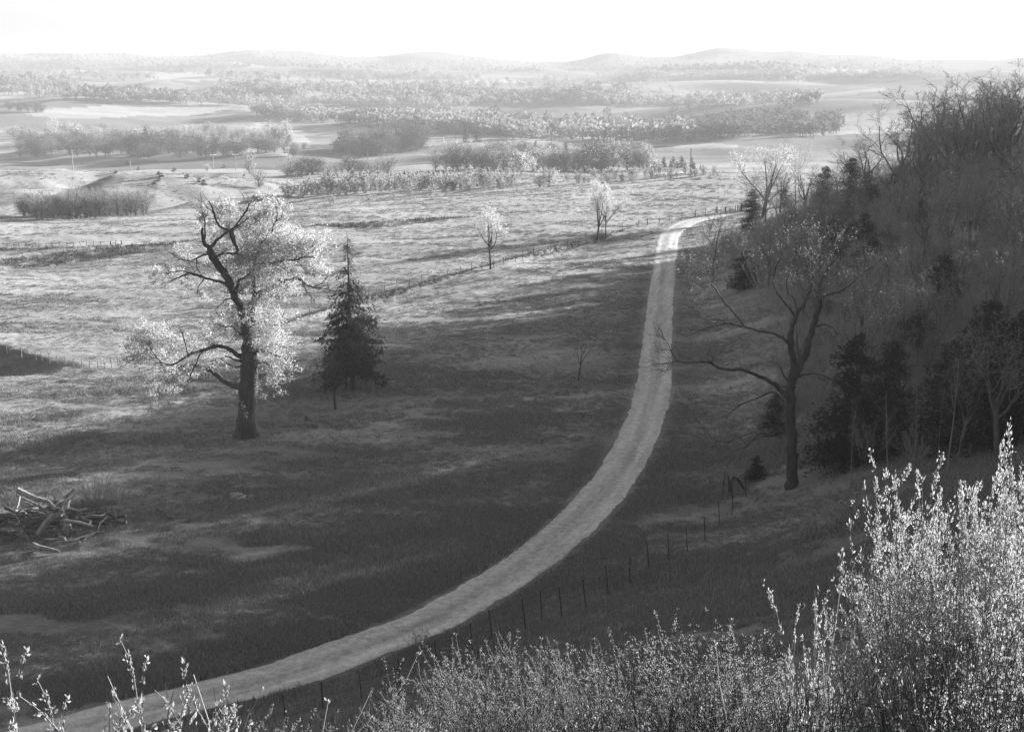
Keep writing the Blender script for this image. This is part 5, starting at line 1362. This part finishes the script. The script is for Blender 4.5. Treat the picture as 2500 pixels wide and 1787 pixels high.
i2 = ng.nodes.new('GeometryNodeInstanceOnPoints'); Lk(gi.outputs[0], i2.inputs['Points']); Lk(sm.outputs[0], i2.inputs['Instance']); Lk(an.outputs[0], i2.inputs['Scale']); Lk(cx_.outputs[0], i2.inputs['Rotation'])
Lk(i2.outputs[0], gout.inputs[0])
md = go.modifiers.new('tufts', 'NODES'); md.node_group = ng
me.materials.append(M['grass'])
tag(go, 'short tussocky grass over the pasture', kind='stuff')
x, y, z, r, rg = scatter(420000, 3, 95, 290)
sd, _a = polydist(x, y, FOOT)
keep = (sd > 5) & (rg.uniform(size=len(x)) < .75 * sstep(5, 16, sd) * (.45 + .8 * fbm(x / 7, y / 7, 95, 2)))
x, y, z, r = x[keep], y[keep], z[keep], r[keep]
V = blades(x, y, z, r, rg, np.clip(1.3 + .8 * fbm(x / 6, y / 6, 96, 2), .4, 2.6), np.maximum(.022, r * .00016), 2, .55)
tone = np.tile(.5 + .9 * fbm(x / 4.5, y / 4.5, 99, 2), 2) + .35 * rg.normal(size=len(V) // 3)
me = raw_mesh('slope_brush', V, None, np.arange(len(V)).reshape(-1, 3), tm=(tone > .5).astype(int), mats=[M['brush_pale'], M['brush_dark']])
tag(obj('slope_brush', me), 'tangled leafless brush covering the shaded hillside', kind='stuff')
# dark blades standing in for the shaded banks of the lit pasture
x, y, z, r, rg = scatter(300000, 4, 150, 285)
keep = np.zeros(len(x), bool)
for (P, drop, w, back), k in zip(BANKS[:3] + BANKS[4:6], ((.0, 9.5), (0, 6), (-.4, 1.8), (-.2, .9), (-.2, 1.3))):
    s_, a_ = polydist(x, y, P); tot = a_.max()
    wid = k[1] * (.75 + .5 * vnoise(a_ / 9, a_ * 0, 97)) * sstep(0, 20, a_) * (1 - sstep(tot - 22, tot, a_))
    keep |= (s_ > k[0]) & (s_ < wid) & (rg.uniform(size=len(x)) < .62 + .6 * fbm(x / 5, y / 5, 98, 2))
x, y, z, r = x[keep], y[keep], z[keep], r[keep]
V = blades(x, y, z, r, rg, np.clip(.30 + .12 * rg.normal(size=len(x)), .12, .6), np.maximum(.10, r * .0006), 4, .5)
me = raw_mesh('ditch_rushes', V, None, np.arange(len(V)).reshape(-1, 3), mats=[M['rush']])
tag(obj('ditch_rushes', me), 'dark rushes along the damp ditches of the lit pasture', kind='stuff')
x, y, z, r, rg = scatter(34000, 2, 30, 110)
sd, _a = polydist(x, y, FOOT); sr, _b = polydist(x, y, ROADC)
keep = (sd > -.5) & (sd < 26) & (np.abs(sr) > 2.3) & (fbm(x / 6, y / 6, 88, 2) > -.25)
x, y, z, r = x[keep], y[keep], z[keep], r[keep]
V = blades(x, y, z, r, rg, np.clip(.36 + .3 * fbm(x / 8, y / 8, 89, 2), .12, .8), np.maximum(.02, r * .0004), 2, .4)
me = raw_mesh('dead_weeds', V, None, np.arange(len(V)).reshape(-1, 3), mats=[M['grass_dark']])
tag(obj('dead_weeds', me), 'tall dead weeds on the bank below the wood', kind='stuff')
print('objects', len(sc.objects), 'tris', sum(len(m.loops) - 2 * len(m.polygons) for m in bpy.data.meshes))
